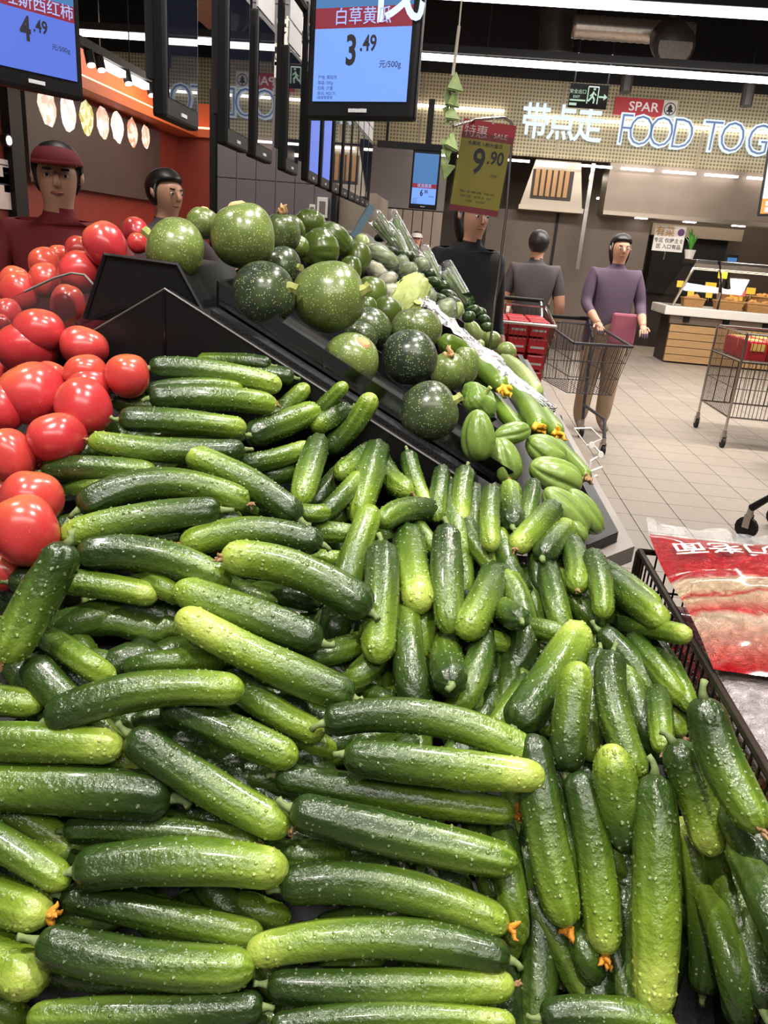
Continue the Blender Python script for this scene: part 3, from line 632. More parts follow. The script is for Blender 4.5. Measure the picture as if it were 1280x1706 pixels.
# tomatoes: x, y, rx, ry, tone(orange), depth (0 = rests on the front bed), label
TOM = [
 (174, 408, 34, 34, .1, 1.34, 'deep red tomato highest in the pile, against the black tray'),
 (226, 385, 21, 21, .15, 1.46, 'red tomato with dark calyx behind the black corner tray'),
 (230, 405, 17, 15, .2, 1.40, 'small red tomato peeking over the black corner tray'),
 (134, 453, 35, 31, .25, 1.36, 'big red tomato leaning just below the highest one'),
 (131, 416, 22, 20, .3, 1.46, 'pinkish tomato half hidden behind the highest tomato'),
 (98, 426, 18, 16, .7, 1.50, 'dark orange tomato wedged far back among red ones'),
 (76, 467, 27, 26, .55, 1.40, 'orange-brown tomato above the clear acrylic divider'),
 (74, 438, 25, 23, .9, 1.46, 'bright orange tomato at the back of the pile'),
 (33, 486, 31, 30, .35, 1.40, 'red tomato at far left behind the acrylic divider'),
 (25, 468, 24, 22, .85, 1.50, 'orange tomato directly behind the far left red one'),
 (113, 505, 27, 28, .1, 1.30, 'crimson tomato sitting right behind the curved clear acrylic'),
 (12, 521, 23, 21, .2, 1.34, 'red tomato low at the left edge beside acrylic'),
 (-2, 541, 19, 16, .3, 1.30, 'red tomato cut off at the left edge under the acrylic'),
 (66, 551, 41, 32, .2, 0, 'red oval tomato topmost on the front bed'),
 (45, 580, 51, 38, .15, 0, 'very large flattened red tomato near the bed top'),
 (140, 578, 40, 30, .3, 0, 'oval red tomato touching the black gable panel'),
 (53, 656, 54, 46, .1, 0, 'largest crimson tomato with a pale star scar'),
 (213, 626, 36, 33, .3, 0, 'red tomato nearest the topmost cucumbers, beside black panel'),
 (143, 621, 36, 27, .75, 0, 'orange-shouldered tomato in the middle of the front pile'),
 (148, 645, 36, 30, .3, .02, 'pinkish tomato squeezed behind the speckled round one'),
 (140, 678, 46, 44, .2, 0, 'round speckled rosy tomato beside the cucumber stems'),
 (94, 729, 48, 37, .1, 0, 'clean red tomato lying alone on black mat'),
 (-2, 680, 42, 38, .15, 0, 'red tomato cut by the left edge beside the largest one'),
 (84, 629, 28, 24, .05, .03, 'dark red tomato deep in the shade between others'),
 (-4, 622, 16, 16, .2, .01, 'small tomato sliver at the left picture edge'),
 (16, 758, 39, 41, .5, 0, 'orange-red tomato at left edge below the clean one'),
 (54, 830, 51, 42, .45, 0, 'broad salmon tomato just above the lowest big one'),
 (42, 884, 54, 55, .3, -.02, 'big round rosy tomato lowest and nearest to the viewer'),
 (6, 952, 32, 30, .1, .03, 'red tomato tucked under the lowest rosy one'),
 (4, 815, 30, 26, .1, .05, 'dark red tomato hidden under the broad salmon one'),
 (66, 775, 30, 26, .1, .07, 'dark tomato in shadow below the clean red one'),
]
def heap_d0(x, y):
    r = ray(x, y); d = .3
    while d < 2.2:
        p = EYE+r*d
        if p[2] < _hz(p[0], p[1])-.0 or p[1] > 1.13: break
        d += .004
    return d
toms = []
for i, (x, y, rx, ry, tn, d, lab) in enumerate(TOM):
    rs = np.random.default_rng(i+40)
    if abs(d) < .2: d = heap_d0(x, y)+d+.012
    ax = img_axis(rs.normal(0, .35), -.9+rs.normal(0, .1), rs.uniform(-.1, .45)); ax /= np.linalg.norm(ax)
    if 'star scar' in lab: ax = img_axis(-.3, -.85, .45)
    k = ry/rx; sh = .94 if k > .9 else .80
    o, av, R, Rz = produce('tomato', 'tomato_skin', x, y, d, rx*1.0, max(ry*1.12, rx*.8), ax, i, tn, lobes=5, amp=.018, flat=.05, na=36, nl=24)
    tag(o, lab, 'tomato', 'tomatoes on the left side of the island')
    top = av*Rz*.86; s = MB(); s.tube([top-av*Rz*.04, top+av*Rz*.03], [R*.13, R*.05], 8); s.build('stem_scar', 'tomato_scar', o, True)
    if 'calyx' in lab:
        s = MB()
        for a in range(5):
            q = rotto(av) @ Vector((math.cos(a*1.256)*R*.6, math.sin(a*1.256)*R*.6, -Rz*.12)); s.tube([top, top+q*.5+av*R*.08, top+q], [R*.10, R*.08, R*.02], 4)
        s.build('calyx', 'tomato_calyx', o, True)
    toms.append(o)

# round zucchini squash on the upper tier: x, y, r, ry, Y, tone, stem dir (picture), stem kind, label
SQ = [
 (292, 414, 49, 48, 1.27, .70, (-.9, -.45, .2), 'green', 'yellow-green speckled round zucchini perched on the black corner tray'),
 (338, 372, 27, 26, 1.46, .55, (.2, -1, .2), 'cut', 'green round zucchini half hidden behind the one on the tray'),
 (405, 393, 54, 54, 1.40, .62, (-.15, -1, .35), 'cut', 'large green round zucchini with tan stem scar at the top'),
 (440, 491, 53, 53, 1.30, .10, (.95, -.15, .35), 'green', 'dark speckled round zucchini with pale stem, left on the slope'),
 (470, 445, 33, 32, 1.50, .08, (.9, .1, .3), 'green', 'dark zucchini tucked behind the dark speckled one'),
 (470, 388, 31, 33, 1.56, .30, (.1, -.9, .5), 'dry', 'grey-green zucchini with dried tan flower behind the large one'),
 (548, 496, 58, 64, 1.36, .62, (.95, -.1, .35), 'green', 'biggest tall green zucchini with stem facing right'),
 (584, 601, 46, 48, 1.32, .72, (.55, -.55, .65), 'cut', 'light green striped zucchini with broad tan scar'),
 (682, 596, 47, 46, 1.40, .02, (.6, -.5, -.4), 'none', 'blackish zucchini thickly dotted with white specks'),
 (715, 686, 50, 51, 1.29, .18, (.85, -.35, .35), 'green', 'lowest dark green zucchini, alone in the clear tray front'),
 (694, 548, 43, 36, 1.54, .40, (0, -1, .15), 'green', 'greyish zucchini behind the white-dotted blackish one'),
 (618, 546, 35, 32, 1.50, .15, (.4, -.9, -.2), 'none', 'dull dark zucchini between the biggest and the blackish one'),
 (600, 563, 30, 26, 1.46, .12, (.2, -1, -.3), 'none', 'dark zucchini top showing behind the striped one'),
 (747, 620, 30, 34, 1.50, .60, (.05, -.75, .7), 'dry', 'small ribbed zucchini with brown dried flower facing forward'),
 (775, 610, 22, 34, 1.56, .62, (0, -.8, .3), 'none', 'ribbed green zucchini squeezed beneath the long luffa'),
]
SLX = lambda X: 1.352-.52*(X+.463)
def stem_part(o, av, R, Rz, kind, seed):
    rs = np.random.default_rng(seed); top = av*Rz*.9; side = V(np.cross(av, rs.normal(size=3))).normalized()
    if kind == 'green':
        s = MB(); s.tube([top-av*R*.05, top+av*R*.09, top+av*R*.18+side*R*.05, top+av*R*.27+side*R*.12], [R*.26, R*.17, R*.14, R*.18], 6); s.build('stem', 'squash_stem', o)
    elif kind == 'cut':
        s = MB(); s.tube([top-av*R*.04, top+av*R*.06, top+av*R*.12], [R*.34, R*.26, R*.18], 9); s.build('stem_scar', 'cut_stem', o)
    elif kind == 'dry': add_blossom(o, np.array(top), np.array(av), R, seed, 'cut_stem', 1.0)
for i, (x, y, rx, ry, Y, tn, dr, kind, lab) in enumerate(SQ):
    d = float((np.linalg.inv(MW)@(at_Y(x, y, Y)-EYE))[2]*-1); ax = img_axis(*dr)
    o, av, R, Rz = produce('round_zucchini', 'round_zucchini_skin', x, y, d, rx, ry*.97, ax, 60+i, tn, lobes=10, amp=.008, flat=.05, sharp=-1, na=50, nl=26)
    tag(o, lab, 'squash', 'round zucchini squash on the upper tier'); stem_part(o, av, R, Rz, kind, i)
# ridged dark green gourds at the ridge
RG = [(533, 416, 34, 30, 1.85, (-.8, .2, .6), 'ridged olive gourd facing forward with brown stem knob'), (517, 377, 28, 24, 2.05, (.1, .5, .6), 'olive gourd at the top of the ridged pile'),
      (484, 384, 24, 26, 1.95, (.6, .4, .5), 'olive ridged gourd beside the dried-flower zucchini'), (556, 398, 24, 32, 2.05, (-.7, -.5, .4), 'tall olive ridged gourd leaning at the right of its pile'),
      (498, 412, 18, 20, 1.75, (0, .5, .5), 'small olive gourd low in the ridged pile'), (594, 432, 24, 30, 2.1, (.3, -.9, .1), 'smooth dark olive gourd standing next to bagged gourds'),
      (583, 452, 20, 26, 1.95, (.2, -1, 0), 'brownish olive gourd behind the biggest zucchini'), (618, 490, 27, 30, 1.85, (.2, -.8, .2), 'plain olive gourd right of the biggest zucchini stem'),
      (643, 521, 26, 28, 1.75, (.5, -.8, 0), 'plain green gourd above the dull dark zucchini'), (612, 512, 17, 18, 1.7, (0, -1, .2), 'little yellow-olive gourd under the plain olive one')]
for i, (x, y, rx, ry, Y, dr, lab) in enumerate(RG):
    d = float(-(np.linalg.inv(MW)@(at_Y(x, y, Y)-EYE))[2]); rg = i < 5
    o, av, R, Rz = produce('ridged_gourd' if rg else 'olive_gourd', 'ridged_gourd_skin', x, y, d, rx, ry, img_axis(*dr), 160+i, .35+.3*((i*37) % 10)/10, lobes=13 if rg else 0, amp=.028 if rg else 0, flat=.06, bump=.022 if rg else .004, na=44, nl=26)
    tag(o, lab, 'gourd', 'olive green gourds along the ridge')
    if rg: s = MB(); s.tube([av*Rz*.8, av*Rz*.95, av*Rz*1.08], [R*.2, R*.14, R*.16], 7); s.build('stem', 'dark_brown', o)
# chayotes and wrinkled green pepper by the aisle corner
CH = [(797, 726, 27, 43, 1.27, (-.05, -1, .2), .35, 'upright green chayote lowest beside the dark zucchini'), (840, 768, 27, 40, 1.30, (-.3, -1, .1), .45, 'light chayote leaning down above the cucumber tips'),
      (853, 722, 17, 33, 1.36, (-.95, .25, .2), .35, 'smooth chayote lying sideways behind two upright ones'), (909, 752, 24, 38, 1.38, (-.85, -.5, .2), .6, 'furrowed chayote below the yellow dried flower'),
      (925, 793, 28, 48, 1.31, (-.9, -.4, .2), .75, 'pale plump chayote in the middle of the corner'), (942, 851, 26, 52, 1.20, (-.72, -.7, .2), .6, 'deeply creased chayote at the black corner lip'),
      (974, 852, 20, 45, 1.225, (-.6, -.8, .1), .5, 'slim chayote at the very aisle edge of the tray'), (958, 884, 18, 26, 1.18, (-.5, -.8, .1), .4, 'chayote tip tucked below the creased one')]
for i, (x, y, rx, ry, Y, dr, tn, lab) in enumerate(CH):
    d = float(-(np.linalg.inv(MW)@(at_Y(x, y, Y)-EYE))[2])
    o, av, R, Rz = produce('chayote', 'chayote_skin', x, y, d, rx, ry, img_axis(*dr), 200+i, tn, lobes=5, amp=.10, flat=0, pear=.13, sharp=-1, bump=.022, na=60, nl=34)
    tag(o, lab, 'chayote', 'chayotes at the aisle corner')
o, av, R, Rz = produce('green_pepper', 'chayote_skin', 798, 668, 1.40, 32, 25, img_axis(.5, -.6, .5), 230, .05, lobes=4, amp=.12, flat=.25, bump=.05, sharp=.7, na=48, nl=30); tag(o, 'wrinkled green pepper between chayote and luffa stems', 'pepper')
s = MB(); s.tube([av*Rz*.55, av*Rz*.9, av*Rz*1.25], [R*.2, R*.11, R*.13], 7); s.build('stem', 'squash_stem', o)

# long luffas and other long produce: points in px, depth by the slope of the tier
def slope_d(x, y, rise):
    r = ray(x, y); d = .8
    while d < 5:
        p = EYE+r*d
        if p[2] < max(SLX(p[0]), 1.03)+rise: break
        d += .005
    return d
def long_veg(name, mat, pts, w, rise, seed, tone, ribs=0, cat='luffa', label='', group=None, warts=0, dd=None):
    ds = dd or [slope_d(x, y, rise) for x, y in pts]
    P = np.array([at_d(x, y, dq) for (x, y), dq in zip(pts, ds)]); R = w*np.mean(ds)/F/2
    if len(P) == 2: P = np.array([P[0], (P[0]+P[1])/2, P[1]])
    ctrl = 2*P[1]-.5*(P[0]+P[2]); s = np.linspace(0, 1, 20)[:, None]; S = (1-s)**2*P[0]+2*s*(1-s)*ctrl+s**2*P[2]
    v, f, al, rb, wa, C_, T = cucumber_mesh(S, R, seed, warts=warts, na=24, nl=26); mid = S[10]
    o = mesh_obj(name, v-mid, f, mat, None, True, {'along': al, 'rib': rb, 'wart': wa}); o.location = V(mid); o.color = (tone, 0, 0, 1); tag(o, label, cat, group)
    return o, C_-mid, T, R
LU = [([(736, 568), (790, 600), (838, 645)], 37, .10, .45, 'yellow_flower', 'thick green luffa lying uppermost with crumpled yellow-brown flower'),
      ([(768, 612), (795, 630), (828, 656)], 30, .06, .3, None, 'short luffa stub directly beneath the thick uppermost one'),
      ([(850, 640), (880, 680), (898, 712)], 34, .07, .6, 'yellow_flower', 'straight ribbed luffa pointing down to the yellow flower'),
      ([(892, 680), (912, 700), (928, 722)], 30, .06, .55, 'yellow_flower', 'luffa at the aisle edge ending in a bright flower'),
      ([(925, 738), (950, 765), (978, 795)], 26, .05, .5, 'dried_blossom', 'thin luffa nearest the white price clip'),
      ([(815, 655), (842, 690), (865, 715)], 26, .05, .3, None, 'dull luffa half under the straight ribbed one'),
      ([(840, 690), (870, 705), (893, 722)], 20, .04, .35, None, 'slim luffa shadowed behind the stems')]
for i, (pts, w, rise, tn, fl, lab) in enumerate(LU):
    o, C_, T, R = long_veg('luffa', 'luffa_skin', pts, w, rise, 300+i, tn, cat='luffa', label=lab, group='luffas on the aisle slope')
    if fl: add_blossom(o, C_[-1], T[-1], R*1.5, i, fl, 1.5)
    if i in (1, 2, 5): add_stem(o, C_[-1] if i != 2 else C_[0], T[-1] if i != 2 else -T[0], R*1.1, i, long=1.6)
o, C_, T, R = long_veg('bitter_melon', 'pale_gourd_skin', [(838, 600), (865, 622), (892, 655)], 32, .07, 320, .5, cat='bitter melon', label='pale warty bitter melon lying at the aisle edge', warts=160)
o, C_, T, R = long_veg('bitter_melon', 'pale_gourd_skin', [(868, 648), (882, 665), (893, 690)], 22, .05, 321, .4, cat='bitter melon', label='second bitter melon below it, wrapped in film', warts=100)
TIER2 = .14
def tier_d(x, y, rise):
    r = ray(x, y); d = .9
    while d < 3.6:
        p = EYE+r*d
        if p[1] > 3.55 or p[2] < SLX(p[0])+rise+(TIER2 if p[1] > 2.42 else TIER2*max(0, (p[1]-1.7)/.72)): break
        d += .005
    return d
# pale round gourds near the aisle edge
PG = [(820, 567, 15.5, 15, .5, (.6, .6, .4), 'round pale gourd facing the aisle with brown tip'), (844, 586, 16, 17, .35, (.5, .5, .6), 'pale gourd with ragged green end nearest the red trolley'), (788, 553, 14, 20, .8, (-.5, -.8, .2), 'creamy oblong gourd leaning between round ones'),
      (767, 540, 13, 13, .45, (.5, .6, .4), 'pale gourd behind the creamy oblong one'), (802, 560, 9, 12, .5, (0, -1, .3), 'small pale gourd gap-filler beside the round one'), (800, 575, 8, 9, .4, (0, -1, .3), 'tiny pale gourd under the round one'), (763, 517, 9, 14, .6, (.3, -1, .2), 'pale gourd neck beside the bagged one'),
      (578, 403, 11, 11, .75, (0, -1, .2), 'yellowish round melon at the far ridge'), (604, 407, 17, 13, .8, (.9, -.2, .2), 'yellowish oval melon beside the round one at the ridge')]
for i, (x, y, rx, ry, tn, dr, lab) in enumerate(PG):
    d = slope_d(x, y, .06) if y > 530 else (tier_d(x, y, .05) if y > 450 else 2.5)
    o, av, R, Rz = produce('pale_gourd', 'pale_gourd_skin', x, y, d, rx, ry, img_axis(*dr), 340+i, tn, lobes=6, amp=.01, na=22, nl=14); tag(o, lab, 'gourd', 'pale gourds')
    s = MB(); s.tube([av*Rz*.92, av*Rz*1.1], [R*.18, R*.1], 6); s.build('stem', 'cut_stem', o)
# dark small gourds filling the far slope
DG = [(650, 418, 12, 8), (672, 425, 10, 9), (679, 428, 11, 10), (640, 394, 15, 8), (660, 404, 10, 9), (700, 437, 10, 12), (715, 457, 11, 10), (722, 470, 12, 9), (737, 478, 11, 12), (748, 492, 13, 9), (757, 503, 12, 9), (781, 528, 10, 10), (788, 517, 11, 9), (800, 522, 10, 10), (807, 533, 9, 9), (733, 497, 10, 8), (726, 448, 8, 9), (760, 480, 12, 8), (775, 497, 10, 8), (812, 545, 8, 9), (688, 415, 9, 9)]
for i, (x, y, rx, ry) in enumerate(DG):
    d = tier_d(x, y, .05); rs = np.random.default_rng(i)
    o, av, R, Rz = produce('small_dark_gourd', 'dark_gourd_skin', x, y, d, min(rx, ry), max(rx, ry)*1.15, img_axis(1, rs.uniform(-.3, .6), .2), 380+i, rs.uniform(.1, .8), lobes=6, amp=.015, na=18, nl=12); tag(o, 'small dark green gourd, %s from the top in the pile around the celery' % OW[sorted(range(len(DG)), key=lambda j: DG[j][1]).index(i)], 'gourd', 'small dark gourds around the celery')

# ------------------------------------------------------------------ second step of the island and its trays
MB().prism([(-.463, 1.352+TIER2), (.02, 1.10+TIER2), (.02, 1.0), (-1.0, 1.0), (-1.0, 1.02+TIER2)], 'y', 2.42-2, 3.7-2).build('rear_tier', 'black_plastic', isl)
MB().prism([(-.615, 1.295), (-.40, 1.30), (-.455, 1.392), (-.575, 1.398)], 'y', 1.225-2, 1.52-2).build('corner_tray', 'black_plastic', isl)
MB().tube(loc([(-.615, 1.224, 1.297), (-.575, 1.224, 1.40), (-.455, 1.224, 1.394), (-.40, 1.224, 1.302)]), .004, 6).build('tray_rim', 'black_plastic', isl)
ang = math.atan(.52)
def tray(u0, u1, y0, y1, h, name='produce_tray'):
    """open black tray lying on the aisle slope; u = distance down from the ridge"""
    ca, sa = math.cos(ang), math.sin(ang); Wp = lambda u, y, w: (AP[0]+u*ca+w*sa, y-2, AP[1]-u*sa+w*ca)
    m = MB(); th = .005; fl = .018
    def slab(a, b): m.add([Wp(*q) for q in a]+[Wp(*q) for q in b], [(0, 1, 2, 3), (7, 6, 5, 4), (0, 4, 5, 1), (1, 5, 6, 2), (2, 6, 7, 3), (3, 7, 4, 0)])
    slab([(u0, y0, .004), (u1, y0, .004), (u1, y1, .004), (u0, y1, .004)], [(u0, y0, .01), (u1, y0, .01), (u1, y1, .01), (u0, y1, .01)])
    for (a, b) in [((u0, y0), (u1, y0)), ((u1, y0), (u1, y1)), ((u1, y1), (u0, y1)), ((u0, y1), (u0, y0))]:
        cu, cy = (u0+u1)/2, (y0+y1)/2; o_ = lambda p: (p[0]+fl*np.sign(p[0]-cu), p[1]+fl*np.sign(p[1]-cy)*.4)
        i_ = lambda p: (p[0]-th*np.sign(p[0]-cu), p[1]-th*np.sign(p[1]-cy)); A2, B2 = o_(a), o_(b)
        slab([(*a, .005), (*b, .005), (*B2, h), (*A2, h)], [(*i_(a), .005), (*i_(b), .005), (*i_(B2), h), (*i_(A2), h)])
    return m.build(name, 'black_plastic', isl)
for (u0, u1) in [(.06, .24), (.27, .44), (.47, .62)]: tray(u0, u1, 1.275, 1.56, .045)
for (u0, u1) in [(.06, .30), (.34, .60)]: tray(u0, u1, 1.64, 1.98, .05)
# clear acrylic front along the ledge and clear dividers
m = MB(); m.prism([(-.40, 1.335), (.09, 1.08), (.10, 1.118), (-.40, 1.378)], 'y', 1.264-2, 1.267-2); m.build('clear_front', 'thin_film', isl)
m = MB(); m.prism([(-.24, 1.25), (-.10, 1.18), (-.09, 1.235), (-.23, 1.30)], 'y', 1.60-2, 1.603-2); m.build('clear_divider', 'thin_film', isl)
pts = [at_Y(x, y, 1.24) for x, y in [(-60, 530), (40, 486), (90, 463), (118, 455), (140, 458), (158, 478), (182, 522), (110, 550), (-60, 585)]]
m = MB(); m.prism([(p[0], p[2]) for p in pts], 'y', 1.24, 1.244); o = m.build('acrylic_divider', 'clear_acrylic')
MB().tube([(p[0], 1.242, p[2]) for p in pts[1:7]], .0022, 6).build('polished_edge', 'grey_bumper', o)
tag(o, 'clear curved acrylic divider among the tomatoes', 'divider')
m = MB(); p0, p1 = at_Y(128, 540, 1.22), at_Y(212, 510, 1.22); m.tube([p0, p1], .004, 6); o2 = m.build('divider_foot', 'clear_acrylic', o)

# ------------------------------------------------------------------ bagged produce, celery
def film_over(o, v, f, k, seed):
    rs = np.random.default_rng(seed); w = [tuple(np.array(q)*(k+rs.uniform(-.06, .10))) for q in v]; return mesh_obj('plastic_bag', w, f, 'crinkled_film', o, False)
BG = [(637, 428, 15, 30, (-.85, -.5, .1), .55, 'long pale gourd sealed in clear film near the ridge', 'pale_gourd_skin'),
      (628, 453, 13, 19, (-.7, -.6, .1), .95, 'white wrapped root, upper one of three near the ridge', 'white_veg'), (643, 468, 12, 19, (.8, -.4, .2), .95, 'white wrapped root, middle one of three', 'white_veg'), (652, 487, 14, 14, (.5, .3, .5), .95, 'white wrapped round root, lowest of three', 'white_veg'),
      (678, 452, 14, 17, (.9, -.2, .2), .3, 'left one of two green gourds sharing a tight clear bag', 'pale_gourd_skin'), (702, 446, 15, 16, (.9, -.2, .2), .35, 'right one of two green gourds in a tight clear bag', 'pale_gourd_skin'),
      (695, 472, 13, 16, (.4, -.8, .2), .3, 'bagged green gourd just below the tight pair', 'pale_gourd_skin'), (713, 494, 13, 15, (.3, .7, .4), .4, 'bagged gourd hanging below, tip out of its bag', 'pale_gourd_skin'),
      (744, 518, 20, 17, (.9, .2, .2), .5, 'pale gourd in a loose crinkled bag near the aisle', 'pale_gourd_skin'), (668, 440, 12, 14, (.5, -.6, .2), .3, 'green gourd with shiny film behind the tight pair', 'pale_gourd_skin')]
plain('white_veg', srgb(216, 212, 178), .45, vary=.15, vscale=40); plain('napa_leaf', srgb(178, 190, 112), .5, vary=.3, vscale=60)
for i, (x, y, rx, ry, dr, tn, lab, mt) in enumerate(BG):
    d = tier_d(x, y, .05); o, av, R, Rz = produce('bagged_gourd' if mt != 'white_veg' else 'wrapped_root', mt, x, y, d, rx, ry, img_axis(*dr), 420+i, tn, lobes=7, amp=.02, na=22, nl=14); tag(o, lab, 'vegetable', 'film-wrapped vegetables')
    v, f, *_ = gourd_verts(R*1.02, Rz*1.02, 7, .02, 0, 22, 14, 420+i); mm = rotto(av); film_over(o, [mm @ Vector(q) for q in v], f, 1.06, i)
# napa cabbage: overlapping leaves
p = at_d(676, 502, tier_d(676, 502, .05)); o = empty('napa_cabbage', p, 0, 'pale yellow-green napa cabbage in film beside the wrapped roots', 'cabbage')
for k in range(9):
    a = k/9*6.28; m = MB(); ax = V(img_axis(-.55, .75, .2)).normalized(); sd = V(np.cross(ax, MW@np.array([0, 0, 1]))).normalized(); n3 = ax.cross(sd)
    rd = (sd*math.cos(a)+n3*math.sin(a)); tn = rd.cross(ax); vv = []; ff_ = []
    for q in range(7):
        s = q/6
        for r in range(5): ww = (r-2)/2; vv.append(tuple(ax*(.075-.15*s)+rd*(.018+.03*math.sin(s*2.6)-.010*ww*ww)+tn*ww*.034*math.sin(.5+2.3*s)+rd*.004*math.sin(q*3+r*2+k)))
    for q in range(6):
        for r in range(4): ff_.append((q*5+r, q*5+r+1, q*5+6+r, q*5+5+r))
    mesh_obj('leaf', vv, ff_, 'napa_leaf', o)
# celery bunches in sleeves: stalk bundle from foot (px) to top (px)
plain('celery_stalk', srgb(150, 180, 82), .4, vary=.2, vscale=40); plain('celery_leaf', srgb(62, 96, 34), .6, vary=.4, vscale=80)
CE = [((664, 414), (625, 362), 22, 'leftmost celery bunch in a clear sleeve at the island top'), ((694, 432), (652, 362), 22, 'tall celery bunch in a clear sleeve beside the leftmost one'), ((734, 468), (707, 418), 18, 'celery bunch in a sleeve, third down the far edge'), ((782, 508), (744, 446), 22, 'lowest celery bunch in a sleeve, nearest the red stacks'), ((678, 428), (660, 392), 16, 'short green bunch between the two tall celery sleeves')]
for i, (a, b, w, lab) in enumerate(CE):
    d0 = tier_d(*a, .05); A = at_d(*a, d0); Bp = at_d(*b, d0+.05); o = empty('celery_bunch', A, 0, lab, 'celery', 'sleeved celery bunches'); ax = Bp-A; L = np.linalg.norm(ax); ax /= L; sd = np.cross(ax, (0, 1, 0)); sd /= np.linalg.norm(sd); n3 = np.cross(ax, sd); W = w*d0/F/2
    rs = np.random.default_rng(i)
    for k in range(7):
        off = sd*W*rs.uniform(-.8, .8)+n3*W*rs.uniform(-.6, .6); m = MB(); m.tube([off*.5, off*.8+ax*L*.5, off*1.15+ax*L*rs.uniform(.85, 1.0)], [W*.26, W*.22, W*.14], 7); m.build('stalk', 'celery_stalk', o, True)
    m = MB()
    for k in range(10):
        c0 = ax*L*rs.uniform(-.05, .15)+sd*W*rs.uniform(-1, 1)+n3*W*rs.uniform(-1, 1); e = rs.normal(size=3)*W*.5; g = rs.normal(size=3)*W*.3; m.add([c0-e, c0+g, c0+e, c0-g+ax*W*.2], [(0, 1, 2, 3)])
    m.build('leaves', 'celery_leaf', o)
    m = MB(); m.tube([-ax*L*.02, ax*L*.3, ax*L*.7, ax*L*1.06], [W*.9, W*1.1, W*1.2, W*1.25], 12, cap=False); m.build('sleeve', 'crinkled_film', o)
# clear film strip lying down the slope beside the luffas
P0, P1 = at_d(700, 500, tier_d(700, 500, .09)), at_d(925, 692, slope_d(925, 692, .06)); v = []; f = []; rs = np.random.default_rng(3)
for q in range(26):
    s = q/25; c0 = P0*(1-s)+P1*s
    for r in range(4): v.append(tuple(c0+np.array([(r-1.5)*.004, (r-1.5)*.03, .012*(r % 2)])+rs.normal(size=3)*.0035))
for q in range(25):
    for r in range(3): f.append((q*4+r, q*4+r+1, q*4+5+r, q*4+4+r))
o = mesh_obj('film_divider', v, f, 'crinkled_film', None, False); tag(o, 'crumpled clear film divider running down beside the luffas', 'film')
plain('blue_sign', srgb(120, 150, 170), .35)
p = at_Y(602, 372, 3.0); m = MB(); m.box((-.012, -.06, -.07), (.012, .06, .07)); o = m.build('sign_card', 'blue_sign'); o.location = V(p); o.rotation_euler = (0, .5, .2); tag(o, 'blue-grey tilted card standing at the island top', 'sign'); MB().tube([(0, 0, -.22), (0, 0, -.06)], .006, 6).build('card_holder', 'white_enamel', o)

# ------------------------------------------------------------------ hanging price screens
emit('screen_blue', srgb(120, 165, 255), 1.0); emit('screen_blue_dim', srgb(88, 118, 225), .9); emit('screen_red', srgb(150, 26, 52), .8); emit('screen_cyan', srgb(70, 130, 190), .8); emit('screen_white', srgb(220, 232, 255), 1.1)
plain('ink', srgb(16, 16, 26), .5, vary=.05); plain('card_white', srgb(196, 194, 196), .5, vary=.06); emit('screen_text_pale', srgb(170, 190, 255), 1.0)
t = NT('dark_screen'); t.set(Base_Color=(*srgb(12, 13, 18), 1), Roughness=.015, Specular_IOR_Level=.5, Emission_Color=(*srgb(60, 66, 96), 1), Emission_Strength=.08)
def tablet(name, w, h, thick=.016):
    """screen in local XZ plane facing -Y, origin at bottom centre; returns root"""
    o = MB().box((-w/2, 0, 0), (w/2, thick, h), .006).build('casing', 'black_plastic'); return o
ROWZ = 1.602
def row_tab(Y, w, h, lab, lit=None, card=True):
    root = empty('hanging_screen', (-.46, Y, ROWZ), 0, lab, 'screen', 'side-facing screens above the ridge')
    MB().box((-.022, 0, 0), (0, w, h), .005).build('casing', 'black_plastic', root)
    MB().box((-.001, .010, .028), (.0012, w-.010, h-.012)).build('display', lit or 'dark_screen', root)
    MB().box((0, w*.42, .010), (.0015, w*.58, .015)).build('logo_strip', 'card_white', root)
    MB().box((-.03, .0, .05), (-.018, .022, h+.16)).build('hanger', 'black_matte', root)
    if card:
        MB().box((-.006, .006, h+.004), (-.002, w-.004, h+.05)).build('card', 'card_white', root); MB().box((-.006, .006, h+.055), (-.002, w-.004, h+.10)).build('card', 'card_white', root)
    return root
ORD = ['nearest', 'second', 'third', 'fourth', 'fifth', 'sixth', 'seventh', 'eighth', 'ninth', 'tenth', 'eleventh', 'twelfth']
for i, Y in enumerate([1.20, 1.50, 1.70, 1.98, 2.26, 2.46, 2.66, 2.86, 3.04, 3.20, 3.36, 3.52]):
    row_tab(Y, .145, .27 if i else .29, '%s side-facing black screen in the hanging row over the ridge' % ORD[i], {4: 'screen_blue_dim', 5: 'screen_blue_dim'}.get(i), i > 1)
o = MB().tube([(-.49, .9, 2.02), (-.49, 3.75, 2.02)], .012, 8).build('hanging_rail', 'black_matte'); tag(o, 'black ceiling rail carrying the row of side-facing screens', 'rail')
for y in (1.0, 2.4, 3.7): MB().tube([(-.49, y, 2.02), (-.49, y, 5.0)], .008, 6).build('rod', 'black_matte', o)
